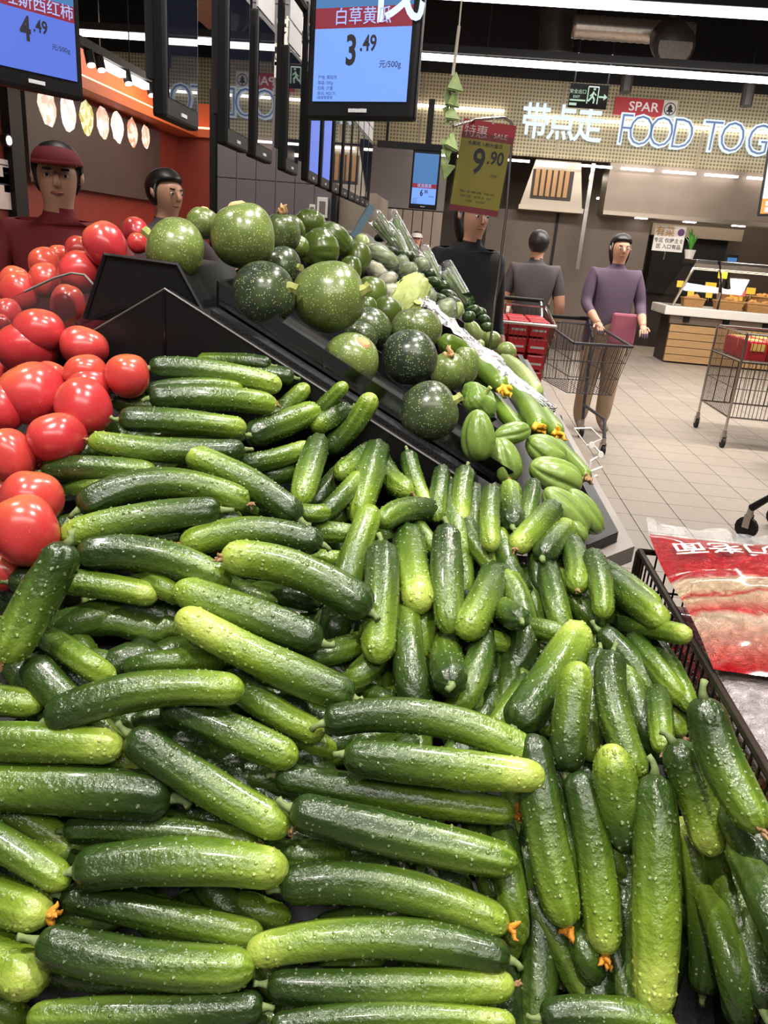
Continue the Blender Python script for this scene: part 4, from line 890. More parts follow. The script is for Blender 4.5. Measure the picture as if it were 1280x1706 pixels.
def price_screen(loc_, rz, w, h, lab, name_txt, big, small, unit, dim=False, partial=None):
    root = empty('price_screen', loc_, rz, lab, 'screen')
    MB().box((-w/2, 0, 0), (w/2, .018, h), .006).build('casing', 'black_plastic', root)
    bez = w*.07; sx0, sx1, z0, z1 = -w/2+bez, w/2-bez, h*.085, h*.93; zb = z0+.525*w; zr = zb+.145*w
    scr = MB().box((sx0, -.0012, z0), (sx1, .001, zb)).build('price_field', 'screen_blue_dim' if dim else 'screen_blue', root)
    MB().box((sx0, -.0012, zb), (sx1, .001, zr)).build('name_band', 'screen_red', root); MB().box((sx0, -.0012, zr), (sx1, .001, z1)).build('picture_field', 'screen_cyan', root)
    T = lambda x, z: frame((x, -.0022, z), (1, 0, 0), (0, 0, 1)); W = sx1-sx0; fh = zb-z0
    text_obj('name_text', name_txt, (zr-zb)*.88 if len(name_txt) < 5 else W/len(name_txt)*.98, 'screen_text_pale', root, T((sx0+sx1)/2, (zb+zr)/2), bold=.004)
    text_obj('price_text', big, fh*.56, 'ink', scr, T(sx0+W*.40, z0+fh*.68), bold=.03, sx=.72); text_obj('price_text', small, fh*.30, 'ink', scr, T(sx0+W*.575, z0+fh*.78), bold=.022, sx=.78)
    text_obj('unit_text', unit, fh*.115, 'ink', scr, T(sx0+W*.81, z0+fh*.50), bold=.006)
    for k, s_ in enumerate(['产地: 莱阳市', '等级: 500g', '规格: 计量', '条码: 902171'][:4]):
        if not dim: text_obj('detail_text', s_, fh*.062, 'ink', scr, T(sx0+W*.055, z0+fh*(.33-.075*k)), align='LEFT')
    m = MB()
    for k in range(26):
        if (k*7) % 5 != 2 and not dim: m.quad((sx0+W*(.055+k*.0065), -.0022, z0+fh*.03), (sx0+W*(.055+k*.0065)+W*.0032, -.0022, z0+fh*.03), (sx0+W*(.055+k*.0065)+W*.0032, -.0022, z0+fh*.075), (sx0+W*(.055+k*.0065), -.0022, z0+fh*.075))
    if m.v: m.build('barcode', 'ink', scr)
    m = MB()
    for k in range(14): m.box((-w*.085+k*w*.012, -.0015, h*.035), (-w*.085+k*w*.012+w*.009, .001, h*.052))
    m.build('logo_strip', 'card_white', root)
    if partial:
        text_obj('picture_text', '伐', fh*.95, 'screen_white', root, T(sx0+W*.84, zr+(z1-zr)*.12), bold=.012)
    MB().box((-.02, .006, h-.01), (.02, .018, h+.30)).build('hanger', 'black_matte', root)
    return root
p0 = at_Y(508, 199, 1.32); p1 = at_Y(688, 201, 1.26); w_ = float(np.linalg.norm(p1-p0)); a_ = math.atan2(p1[1]-p0[1], p1[0]-p0[0])
price_screen(((p0+p1)/2).tolist(), a_, w_, .30, 'bright blue price screen reading 3.49, hanging over the cucumbers', '白草黄瓜', '3', '.49', '元/500g', partial=1)
p1 = at_Y(140, 163, 1.27); p0 = at_Y(-22, 143, 1.15); w_ = float(np.linalg.norm(p1-p0)); a_ = math.atan2(p1[1]-p0[1], p1[0]-p0[0])
price_screen(((p0+p1)/2).tolist(), a_, w_, .30, 'dim blue price screen reading 4.49, hanging over the tomatoes', '罗旺斯西红柿', '4', '.49', '元/500g', dim=True)
p0 = at_Y(684, 348, 5.5); p1 = at_Y(724, 349, 5.5)
price_screen(((p0+p1)/2).tolist(), 0, .19, .37, 'small distant price screen reading 6.90, hanging from a black bar', '优选蔬菜', '6', '.90', '元/500g')
o = MB().box((-.66, 5.49, 2.06), (-.14, 5.53, 2.10)).build('hanging_bar', 'black_matte'); tag(o, 'black horizontal bar holding the distant 6.90 screen', 'bar'); MB().tube([(-.6, 5.51, 2.1), (-.6, 5.51, 5)], .01, 6).build('rod', 'black_matte', o)

# ------------------------------------------------------------------ yellow sale card on a wire stand, leaf garland, white clip
plain('sale_yellow', srgb(206, 186, 40), .4, vary=.05); plain('sale_red', srgb(178, 34, 52), .4, vary=.05); plain('sale_pale', srgb(238, 214, 214), .5, vary=.03)
p = at_Y(802, 280, 2.2); root = empty('sale_card', p, 0, 'yellow and red sale card reading 9.90 on a wire stand', 'sign'); root.rotation_euler = (0, math.radians(4), 0)
W, Hh = .132, .222; z0, z1 = -Hh/2, Hh/2
MB().box((-W/2, 0, z0), (W/2, .002, z1-.045)).build('price_panel', 'sale_yellow', root); MB().box((-W/2, 0, z1-.045), (W/2+.006, .002, z1)).build('header_panel', 'sale_red', root); MB().box((-W/2, -.0005, z0-.002), (W/2, .001, z0+.013)).build('footer_band', 'sale_red', root)
T = lambda x, z: frame((x, -.0012, z), (1, 0, 0), (0, 0, 1))
text_obj('header_text', '特惠', .032, 'sale_pale', root, T(-.030, z1-.028)); text_obj('header_text', 'SALE', .017, 'sale_pale', root, T(.036, z1-.031), bold=.004)
text_obj('price_text', '9', .085, 'ink', root, T(-.010, .012), bold=.02, sx=.8); text_obj('price_text', '.90', .045, 'ink', root, T(.033, .026), bold=.02, sx=.8)
text_obj('name_text', '水果椒 1-新大金瓜', .0115, 'ink', root, T(.0, .056), bold=.01); text_obj('unit_text', '元/份', .008, 'ink', root, T(.036, -.016))
for k in range(3): text_obj('detail_text', ['等级: 一级  规格: 称重    产地: 水东', '计价: 元/份    物价员: 王    00171', '12358      20211027'][k], .0062, 'ink', root, T(0, -.062-.011*k))
MB().box((-W/2-.004, -.003, z0-.005), (W/2+.004, -.0022, z1-.03)).build('clear_pocket', 'thin_film', root)
MB().tube([(0.01, 0, z1-.004), (.012, -.004, z1+.012), (.006, 0, z1+.02)], .003, 6).build('clip', 'white_enamel', root)
pp = [at_Y(755, 210, 2.0), at_Y(790, 200, 2.2), at_Y(840, 196, 2.24), at_Y(852, 204, 2.25), at_Y(854, 225, 2.25), at_Y(845, 345, 2.25)]; fin = pp[-1].copy(); fin[2] = 1.05; pp.append(fin)
o = MB().tube(pp, .0038, 8).build('wire_stand', 'chrome'); tag(o, 'thin chrome wire stand bent over at the top, holding the sale card', 'stand'); MB().box((fin[0]-.02, fin[1]-.02, 1.03), (fin[0]+.02, fin[1]+.02, 1.07), .004).build('base_clamp', 'white_enamel', o)
plain('leaf_wrap', srgb(164, 184, 122), .5, vary=.35, vscale=50); plain('string_white', srgb(216, 206, 190), .8)
g = at_Y(765, 45, 2.0); root = empty('leaf_garland', g, 0, 'string of leaf-wrapped green pyramid dumplings hanging in mid air', 'garland')
MB().tube([(0, 0, 3.0), (0, 0, 0), (-.004, 0, -.09)], .0018, 5).build('string', 'string_white', root); MB().tube([(0, 0, .002), (-.002, .002, -.06), (-.004, 0, -.10)], .004, 6).build('knotted_string', 'string_white', root)
for k, (px, py, s) in enumerate([(757, 137, .021), (754, 165, .018), (752, 188, .018), (750, 235, .021), (745, 252, .018), (742, 286, .019)]):
    q = at_Y(px, py, 2.0)-g; rs = np.random.default_rng(k+9); rot = Matrix.Rotation(rs.uniform(0, 3), 3, 'Z') @ Matrix.Rotation(rs.uniform(-.25, .25)+(3.14 if k > 3 else 0), 3, 'Y')
    bm = bmesh.new(); vs = [bm.verts.new(V(q)+rot @ Vector(c)*s*1.25) for c in [(-1, -.6, -.7), (1, -.6, -.7), (0, 1, -.7), (0, 0, 1.1)]]
    for tr in [(0, 1, 2), (0, 1, 3), (1, 2, 3), (2, 0, 3)]: bm.faces.new([vs[i] for i in tr])
    bmesh.ops.recalc_face_normals(bm, faces=bm.faces); bmesh.ops.bevel(bm, geom=bm.edges[:], offset=s*.16, segments=2, affect='EDGES'); me = bpy.data.meshes.new('dumpling'); bm.to_mesh(me); bm.free(); me.materials.append(MATS['leaf_wrap']); oo = bpy.data.objects.new('dumpling', me); COL.objects.link(oo); oo.parent = root
    m = MB(); m.add([V(q)+rot @ Vector(c)*s for c in [(.2, 0, -.7), (.9, .5, -1.3), (.6, .2, -2.1), (.2, -.1, -1.3)]], [(0, 1, 2, 3)]); m.add([V(q)+rot @ Vector(c)*s for c in [(-.3, 0, -.7), (-.7, .3, -1.2), (-.5, .1, -1.8), (-.1, -.1, -1.2)]], [(0, 1, 2, 3)]); m.build('leaf_end', 'leaf_wrap', oo)
p = at_Y(978, 760, 1.75); root = empty('price_clip', p, 0, 'white plastic price clip with jointed arm at the tray edge', 'clip'); Q = lambda x, y: tuple(at_Y(x, y, 1.75)-p)
m = MB(); a, b, c, d_ = [np.array(Q(*q)) for q in [(957, 714), (985, 713), (1003, 731), (978, 742)]]; n_ = np.array([0, .004, 0]); m.add([a, b, c, d_, a+n_, b+n_, c+n_, d_+n_], [(0, 1, 2, 3), (7, 6, 5, 4), (0, 4, 5, 1), (1, 5, 6, 2), (2, 6, 7, 3), (3, 7, 4, 0)]); m.build('plate', 'clear_acrylic', root); MB().tube([a, b, c, d_, a], .002, 6).build('plate_frame', 'white_enamel', root)
for s_ in ([(986, 738), (1002, 757), (985, 768)], [(985, 768), (982, 786), (1004, 778)], [(982, 786), (978, 800), (996, 792)]): MB().tube([Q(*q) for q in s_], .0035, 6).build('arm', 'white_enamel', root)
for s_ in [(1001, 757), (986, 741)]: m = MB(); c0 = np.array(Q(*s_)); m.tube([c0-(0, .005, 0), c0+(0, .005, 0)], .007, 10); m.build('joint', 'white_enamel', root)
MB().tube([Q(978, 800), tuple(np.array(Q(978, 800))+(-.02, .0, -.05))], .004, 6).build('arm', 'white_enamel', root)

# ------------------------------------------------------------------ wire basket with packed noodles at the right
root = empty('wire_basket', (.52, .75, 0), 0, 'wire basket full of red and clear food bags beside the cucumbers', 'basket')
bx0, bx1, by0, by1, bz0, bz1 = .331-.52, .82-.52, .28-.75, 1.158-.75, .60, 1.018
MB().tube([(bx0, by0, bz1), (bx0, by1, bz1), (bx1, by1, bz1), (bx1, by0, bz1), (bx0, by0, bz1)], .0055, 8).build('rim', 'dark_wire', root)
me = None
for side, n_, fn in [('l', 44, lambda t: (bx0, by0+(by1-by0)*t)), ('b', 26, lambda t: (bx0+(bx1-bx0)*t, by1)), ('r', 30, lambda t: (bx1, by0+(by1-by0)*t)), ('f', 30, lambda t: (bx0+(bx1-bx0)*t, by0))]:
    for k in range(n_):
        x, y = fn((k+.5)/n_)
        if me is None: oo = MB().tube([(0, 0, bz0), (0, 0, bz1)], .0017, 5, False).build('bar', 'dark_wire', root); me = oo.data
        else: oo = bpy.data.objects.new('bar', me); COL.objects.link(oo); oo.parent = root
        oo.location = (x, y, 0)
for z in (.63, .80, .95): MB().tube([(bx0, by0, z), (bx0, by1, z), (bx1, by1, z), (bx1, by0, z), (bx0, by0, z)], .0026, 6).build('hoop', 'dark_wire', root)
for (x, y) in ((bx0, by0), (bx0, by1), (bx1, by1), (bx1, by0)): MB().tube([(x, y, 0), (x, y, bz1)], .007, 8).build('leg', 'dark_wire', root)
MB().box((bx0, by0, bz0), (bx1, by1, bz0+.006)).build('floor_plate', 'black_matte', root)
t = NT('noodle_bag'); al = t.n('ShaderNodeAttribute', attribute_name='along').outputs['Fac']; nz = t.noise(26, 4, .6, dist=1.2); nb = t.noise(55, 4, .65, dist=2.0); pz = t.math('ADD', al, t.math('MULTIPLY', t.math('SUBTRACT', nz, .5), .10))
c = t.ramp(pz, [(0, srgb(172, 10, 24)), (.05, srgb(168, 8, 22)), (.42, srgb(174, 12, 26)), (.46, srgb(196, 170, 138)), (.55, srgb(196, 168, 136)), (.575, srgb(178, 26, 32)), (.60, srgb(196, 170, 138)), (.69, srgb(180, 30, 36)), (.73, srgb(196, 172, 148)), (.985, srgb(176, 14, 26))])
t.set(Base_Color=c, Roughness=.22, Coat_Weight=.6, Coat_Roughness=.08); t.bump(t.math('ADD', nb, t.math('MULTIPLY', nz, .6)), 1.0, .022)
t = NT('clear_bag'); al = t.n('ShaderNodeAttribute', attribute_name='along').outputs['Fac']; nz = t.noise(20, 4, .6, dist=1.2); nb = t.noise(48, 4, .65, dist=2.0); pz = t.math('ADD', al, t.math('MULTIPLY', t.math('SUBTRACT', nz, .5), .16))
c = t.ramp(pz, [(0, srgb(176, 166, 166)), (.12, srgb(196, 182, 164)), (.2, srgb(182, 172, 174)), (.66, srgb(188, 178, 178)), (.74, srgb(196, 176, 150)), (.84, srgb(194, 20, 34)), (1, srgb(196, 22, 36))])
t.set(Base_Color=c, Roughness=.2, Coat_Weight=.7, Coat_Roughness=.06); t.bump(t.math('ADD', nb, nz), 1.0, .022)
def pouch(name, A, B_, C_, D_, th, mat, lab, seed, nu=26, nv=34):
    """pillow pouch: A far-left, B far-right, C near-right, D near-left"""
    rs = np.random.default_rng(seed); ph = rs.uniform(0, 6.28, 8); A, B_, C_, D_ = map(np.array, (A, B_, C_, D_)); v = []; al = []; f = []
    nrm = np.cross(B_-A, A-D_); nrm /= np.linalg.norm(nrm)
    for sgn in (1, -1):
        for j in range(nv):
            for i in range(nu):
                a, b = i/(nu-1), j/(nv-1); p = (A*(1-a)+B_*a)*(1-b)+(D_*(1-a)+C_*a)*b
                e = (math.sin(math.pi*a)**.45)*(math.sin(math.pi*b)**.45); wr = .10*math.sin(9*a+4*b+ph[0])+.12*math.sin(17*b-5*a+ph[1])+.07*math.sin(31*a+11*b+ph[2])+.06*math.sin(27*b+19*a+ph[3])
                v.append(p+nrm*(sgn*th*e*(1+(wr if sgn > 0 else 0)*1.2)+.006*math.sin(5*a+ph[4])*math.sin(7*b+ph[5]))); al.append(b)
    for s in (0, 1):
        o_ = s*nu*nv
        for j in range(nv-1):
            for i in range(nu-1):
                q = (o_+j*nu+i, o_+j*nu+i+1, o_+(j+1)*nu+i+1, o_+(j+1)*nu+i); f.append(q if s else q[::-1])
    ctr = (A+B_+C_+D_)/4; o = mesh_obj(name, [np.array(q)-ctr for q in v], f, mat, None, True, {'along': al}); o.location = V(ctr)
    return tag(o, lab, 'food bag', 'food bags in the wire basket')
A1 = (.336, 1.150, 1.050), (.74, 1.10, 1.07), (.74, .72, 1.045), (.330, .78, 1.028)
b1 = pouch('food_bag', *A1, .026, 'noodle_bag', 'red-headed food bag with white script lying at the back of the basket', 1)
b2 = pouch('food_bag', (.334, .86, 1.004), (.74, .80, 1.012), (.74, .34, 1.01), (.330, .48, 1.010), .024, 'clear_bag', 'clear crinkled food bag with pale slab and red lower end', 2)
b3 = pouch('food_bag', (.352, 1.12, .945), (.74, 1.08, .955), (.74, .36, .94), (.352, .36, .93), .028, 'noodle_bag', 'red food bag lying under the upper two, seen through wires', 3)
b4 = pouch('food_bag', (.352, 1.12, .90), (.74, 1.08, .91), (.74, .34, .89), (.352, .34, .88), .028, 'clear_bag', 'clear food bag deep in the basket, seen through wires', 4)
b5 = pouch('food_bag', (.352, 1.12, .82), (.74, 1.08, .82), (.74, .34, .80), (.352, .34, .80), .030, 'noodle_bag', 'lowest visible red food bag behind the basket wires', 5)
def on_pouch(a, b, lift, th=.026):
    Aq, Bq, Cq, Dq = [np.array(q) for q in A1]; p = (Aq*(1-a)+Bq*a)*(1-b)+(Dq*(1-a)+Cq*a)*b
    return p+np.array((0, 0, th*1.28*(max(0, math.sin(math.pi*a))**.45)*(max(0, math.sin(math.pi*b))**.45)+lift))-np.array(b1.location)
for s_, a, b, sz in [('大刀老面', .27, .20, .046), ('火锅面', .66, .30, .040)]:
    tv, tf = text_verts(s_, sz, .006, 2)
    mesh_obj('script_text', [on_pouch(min(.98, max(.02, a-q[0]/.40)), min(.98, max(.02, b+q[1]/.35)), .003) for q in tv], tf, 'white_enamel' if b < .4 else 'sale_red', b1, False)
v = []; f = []; rs = np.random.default_rng(8)
for q in range(30):
    s = q/29; e = np.array((.336, 1.157, 1.052))*(1-s)+np.array((.74, 1.105, 1.072))*s-np.array(b1.location)
    v += [e+(0, -.01, .0), e+np.array((0, .022+rs.uniform(0, .008), .006+rs.uniform(-.006, .012)))]
for q in range(29): f.append((2*q, 2*q+2, 2*q+3, 2*q+1))
mesh_obj('seal_edge', v, f, 'crinkled_film', b1, False)

# ------------------------------------------------------------------ ceiling lights, ducts, signs
def led_line(p0, p1, lab, r=.03):
    o = MB().tube([p0, p1], r, 6).build('linear_light', 'led_white'); tag(o, lab, 'light', 'linear ceiling lights')
    m = MB(); m.box((min(p0[0], p1[0]), min(p0[1], p1[1])-.03, p0[2]+r*.6), (max(p0[0], p1[0])+.001, max(p0[1], p1[1])+.03, p0[2]+r+.05)); m.build('housing', 'black_matte', o)
    for s in (.15, .5, .85): q = np.array(p0)*(1-s)+np.array(p1)*s; MB().tube([q, (q[0], q[1], 4.99)], .006, 5).build('suspension_wire', 'black_matte', o)
led_line((-6.5, 8, 3.15), (6.5, 8, 3.10), 'long white linear light crossing above the food counter', .03)
led_line((-.6, 5.5, 2.95), (5.5, 5.5, 2.93), 'bright linear light at the very top right', .03)
led_line((-5.0, 3.4, 3.1), (-1.7, 3.4, 3.1), 'linear light high above the left stall') if 0 else None
LA = empty('track_light', (-3.0, 7.0, 2.62), 0, 'black track with lit strip and spot heads above the left stall', 'track light')
MB().box((-.03, -1.6, .04), (.03, 1.4, .10)).build('track', 'black_matte', LA)
for k, (a, b) in enumerate([(-.55, -.15), (-.02, .34), (.46, .75)]): MB().box((-.03, a, -.03), (.03, b, .02)).build('strip', 'led_white', LA)
for k, y in enumerate([-.75, -.58, -.08, .42]): h_ = MB().tube([(0.0, y, .04), (.03, y-.02, -.06)], .035, 10).build('spot_head', 'black_matte', LA); MB().tube([(.03, y-.02, -.06), (.033, y-.022, -.07)], .028, 10).build('lens', 'spot_lens', h_)
for y in (-1.4, 0, 1.2): MB().tube([(0, y, .1), (0, y, 2.38)], .006, 5).build('suspension_wire', 'black_matte', LA)
plain('foil_duct', srgb(176, 166, 156), .3, metal=.9, vary=.2, vscale=30, bump=.5, bscale=40); plain('black_duct', srgb(40, 36, 36), .5, vary=.2)
def duct(pts, r, mat, lab, ribs=0):
    m = MB(); P = [np.array(p) for p in pts]; n = ribs or 2; Q = []; R = []
    for s in range(len(P)-1):
        for k in range(n): Q.append(P[s]*(1-k/n)+P[s+1]*(k/n)); R.append(r*(1+(.05 if ribs and k % 2 else 0)))
    Q.append(P[-1]); R.append(r); m.tube(Q, R, 16); o = m.build('air_duct', mat, None, True); return tag(o, lab, 'duct')
a = at_Y(955, 44, 9.5); b = at_Y(1155, 58, 9.5); o = duct([a, b], .11, 'foil_duct', 'silver flexible foil duct running under the dark ceiling', 30); MB().tube([a+(0.02, 0, 0), (a[0]+.02, 9.5, 5)], .012, 6).build('hanger_rod', 'black_matte', o)
a = at_Y(1125, 78, 9.0); o = duct([a+(0, .35, .15), a], .20, 'black_duct', 'short round duct outlet with foil-lined mouth', 0); MB().tube([a+(0, -.02, 0), a+(0, .05, 0)], [.17, .17], 16).build('foil_lining', 'foil_duct', o); MB().tube([a+(0, .3, .1), (a[0], 9.3, 5)], .06, 8).build('riser', 'black_duct', o)
a = at_Y(928, 40, 10.5); b = at_Y(926, 98, 10.5); o = duct([(a[0], 10.5, 5), a, b], .2, 'black_duct', 'black vertical round duct hanging left of the foil duct', 8)
# exit sign
emit('exit_green', srgb(200, 235, 205), .8); p = at_Y(981, 160, 9.5); root = empty('exit_sign', p, 0, 'black hanging exit sign with running figure and arrow', 'sign')
MB().box((-.21, 0, -.12), (.21, .03, .12), .006).build('panel', 'black_plastic', root); T = lambda x, z: frame((x, -.004, z), (1, 0, 0), (0, 0, 1))
text_obj('exit_text', '安全出口', .046, 'exit_green', root, T(-.12, .035)); text_obj('exit_text', 'EXIT', .036, 'exit_green', root, T(-.13, -.015), bold=.006)
m = MB()
for q in ([(-.01, -.075), (-.01, .09)], [(-.01, .09), (.10, .09)], [(.10, .09), (.10, -.075)]): m.tube([(q[0][0], -.003, q[0][1]), (q[1][0], -.003, q[1][1])], .006, 5)
m.build('door_mark', 'exit_green', root)
m = MB(); m.tube([(.05, -.003, .045), (.04, -.003, .0), (.02, -.003, -.03), (.0, -.003, -.05)], .010, 6); m.tube([(.04, -.003, .0), (.065, -.003, -.03), (.06, -.003, -.07)], .009, 6); m.tube([(.015, -.003, .0), (.05, -.003, .035), (.08, -.003, .01)], .007, 6); m.tube([(.056, -.003, .06), (.056, -.003, .078)], .012, 8); m.build('running_figure', 'exit_green', root)
m = MB(); m.add([(.11, -.004, -.012), (.165, -.004, -.012), (.165, -.004, -.035), (.205, -.004, -.003), (.165, -.004, .03), (.165, -.004, .006), (.11, -.004, .006)], [(0, 1, 2, 3, 4, 5, 6)]); m.build('arrow', 'exit_green', root)
MB().box((-.20, -.004, -.055), (-.03, -.001, -.04)).build('bar_mark', 'exit_green', root); MB().box((-.2, -.004, -.10), (-.12, -.001, -.075)).build('bar_mark', 'exit_green', root)
for x in (-.17, .19): MB().tube([(x, .015, .12), (x, .015, 5-p[2])], .007, 5).build('hanger_rod', 'black_matte', root)
# red brand plate and lit lettering on the fascia
plain('brand_red', srgb(186, 34, 46), .4); plain('brand_white', srgb(222, 216, 210), .4); emit('brand_lit', srgb(235, 220, 215), .7)
p = at_Y(1075, 179, FY-.05); root = empty('logo_plate', p, 0, 'red plate with white capitals and fir tree emblem on the fascia', 'sign')
MB().box((-.44, 0, -.115), (.26, .04, .115)).build('red_field', 'brand_red', root); MB().box((.26, -.004, -.115), (.46, .04, .115)).build('emblem_field', 'brand_white', root)
T = lambda x, z: frame((x, -.006, z), (1, 0, 0), (0, 0, 1)); text_obj('logo_text', 'SPAR', .17, 'brand_lit', root, T(-.02, -.0), bold=.012, sx=1.15)
m = MB(); R = .085
for k in range(24):
    a0, a1 = k/24*6.283, (k+1)/24*6.283; m.add([(.36+R*math.cos(a0), -.007, R*math.sin(a0)), (.36+R*math.cos(a1), -.007, R*math.sin(a1)), (.36+R*.86*math.cos(a1), -.007, R*.86*math.sin(a1)), (.36+R*.86*math.cos(a0), -.007, R*.86*math.sin(a0))], [(0, 1, 2, 3)])
m.build('emblem_ring', 'ink', root); m = MB(); m.add([(.36, -.007, .065), (.32, -.007, .005), (.40, -.007, .005)], [(0, 1, 2)]); m.add([(.36, -.0075, .03), (.305, -.0075, -.04), (.415, -.0075, -.04)], [(0, 1, 2)]); m.box((.35, -.008, -.07), (.37, -.0065, -.04)); m.build('emblem_tree', 'ink', root)
emit('letter_edge', srgb(110, 140, 196), .6); emit('letter_core', srgb(150, 178, 225), .75)
def lit_letters(s, px, py, size, sp, lab, cjk=False):
    root = empty('lit_lettering', at_Y(px[0], py[0], FY-.12), 0, lab, 'sign'); o_ = np.array(root.location)
    for ch, x, y in zip(s, px, py):
        q = at_Y(x, y, FY-.12)-o_; text_obj('letter', ch, size, 'letter_glow', root, frame(q, (1, 0, 0), (0, 0, 1)), bold=.016 if not cjk else .014, extrude=.03, sx=sp)
        if not cjk: text_obj('letter_core', ch, size, 'letter_edge', root, frame(q+np.array((0, -.034, 0)), (1, 0, 0), (0, 0, 1)), bold=-.022, extrude=.002, sx=sp)
    return root
lit_letters('带点走', [892, 936, 981], [206, 209, 212], .50, .86, 'glowing white Chinese characters on the mesh fascia', True)
lit_letters('FOODTOGO', [1041, 1067, 1101, 1136, 1185, 1219, 1262, 1300], [218, 221, 223, 226, 230, 232, 236, 239], .60, .80, 'glowing double-line Latin capitals reading FOOD TO GO on the fascia')
for k, (px, py) in enumerate([(1044, 137), (1245, 160)]):
    p = at_Y(px, py, 11.0); o = MB().tube([p+(0, 0, .14), p-(0, .03, .12)], .075, 12).build('spotlight', 'black_duct'); tag(o, 'black spotlight above the %s' % ('red plate with tree emblem' if k == 0 else 'last glowing letters'), 'spotlight', 'spotlights over the fascia'); MB().tube([p+(0, 0, .1), (p[0], p[1], 5)], .015, 6).build('stem', 'black_matte', o)

# ------------------------------------------------------------------ food counter
root = empty('bakery_counter', (4.9, FY+.3, 0), 0, 'bakery counter with oak slat front, white ledge and glass case', 'counter'); X0, X1 = 3.28-4.9, 8.6-4.9
for k in range(5): MB().box((X0+.12, -.30, .03+k*.118), (X1, -.24, .03+k*.118+.108)).build('slat', 'oak', root)
MB().box((X0+.14, -.24, 0), (X1, .5, .72)).build('carcass', 'dark_brown', root); MB().box((X0+.1, -.28, .625), (X1, -.2, .74)).build('upper_rail', 'soffit_panel', root)
MB().box((X0-.05, -.45, .76), (X1, .5, .90), .02).build('ledge', 'white_enamel', root)
for k in range(5): MB().box((X0+.3+k*.62, -.36, .66), (X0+.38+k*.62, -.26, .76)).build('bracket', 'black_matte', root)
MB().box((X0+.35, -.18, 1.56), (X1, .6, 1.62), .01).build('top_rail', 'chrome', root); MB().box((X0+.35, -.22, 1.49), (X1, -.18, 1.56)).build('front_rail', 'stainless', root)
m = MB(); m.add([(X0+.05, -.40, .90), (X1, -.40, .90), (X1, -.2, 1.5), (X0+.35, -.2, 1.5)], [(0, 1, 2, 3)]); m.build('glass_front', 'clear_glass', root)
m = MB(); m.add([(X0+.05, -.40, .90), (X0+.35, -.2, 1.5), (X0+.35, .5, 1.5), (X0+.05, .5, .9)], [(0, 1, 2, 3)]); m.build('glass_end', 'clear_glass', root)
for x in (X0+.75, X0+2.6): MB().tube([(x, -.42, .9), (x+.02, -.36, 1.15), (x, -.24, 1.4), (x-.06, -.2, 1.62)], .016, 6).build('glass_clamp', 'black_gloss', root)
MB().tube([(X0+.06, -.4, .9), (X0+.35, -.2, 1.55)], .02, 6).build('end_rail', 'stainless', root); MB().box((X0+.4, .05, 1.30), (X1, .40, 1.31)).build('glass_shelf', 'clear_glass', root)
plain('wicker', srgb(178, 132, 78), .7, vary=.35, vscale=60, bump=.8, bscale=90); plain('pastry', srgb(206, 150, 84), .6, vary=.35, vscale=50); plain('card_yellow', srgb(240, 196, 50), .5); plain('card_pink', srgb(226, 90, 96), .5)
BKN = 0; lamp('AREA', 'case_light', (5.2, FY+.1, 1.5), (5.2, FY+.2, .9), 22, size=3.4, sy=.1, color=(1, .85, .62))
def basket(x, y, z, w, lab, seed):
    rs = np.random.default_rng(seed); o = empty('bread_basket', (x, y, z), 0, lab, 'basket', 'bread baskets in the glass case')
    m = MB(); a, b, h_ = w*.42, w*.5, .13; v = []; ring = []
    for (s, zz) in ((a, 0), (b, h_), (b-.02, h_), (a-.02, .02)): v += [(-s, -s*.62, zz), (s, -s*.62, zz), (s, s*.62, zz), (-s, s*.62, zz)]
    f = [(0, 1, 2, 3)]+[(l*4+k, l*4+(k+1) % 4, l*4+4+(k+1) % 4, l*4+4+k) for l in range(3) for k in range(4)]+[(12, 13, 14, 15)]
    m.add(v, f); m.build('wicker_body', 'wicker', o); m = MB(); m.tube([(-b, -b*.62, h_), (b, -b*.62, h_), (b, b*.62, h_), (-b, b*.62, h_), (-b, -b*.62, h_)], .014, 6); m.build('rim', 'wicker', o)
    for k in range(7):
        c0 = np.array([rs.uniform(-a, a)*.75, rs.uniform(-a, a)*.42, h_*.8+rs.uniform(0, .05)]); d0 = rs.normal(size=3); d0[2] *= .3; d0 /= np.linalg.norm(d0); m = MB(); m.tube([c0-d0*.07, c0-d0*.04, c0+(0, 0, .012), c0+d0*.04, c0+d0*.07], [.008, .03, .036, .03, .008], 8); m.build('pastry', 'pastry', o, True)
P_ = ['leftmost', 'second', 'third', 'fourth', 'fifth', 'sixth']
for k in range(5): basket(4.9+X0+.95+k*.46, FY+.05, .902, .42, '%s front wicker basket of pastries in the glass case' % P_[k], k)
for k in range(4): basket(4.9+X0+1.1+k*.5, FY+.42, 1.0, .42, '%s back-row wicker basket of pastries in the glass case' % P_[k], 20+k)
basket(4.9+X0+.42, FY+.12, .902, .34, 'small basket at the left end of the glass case', 40)
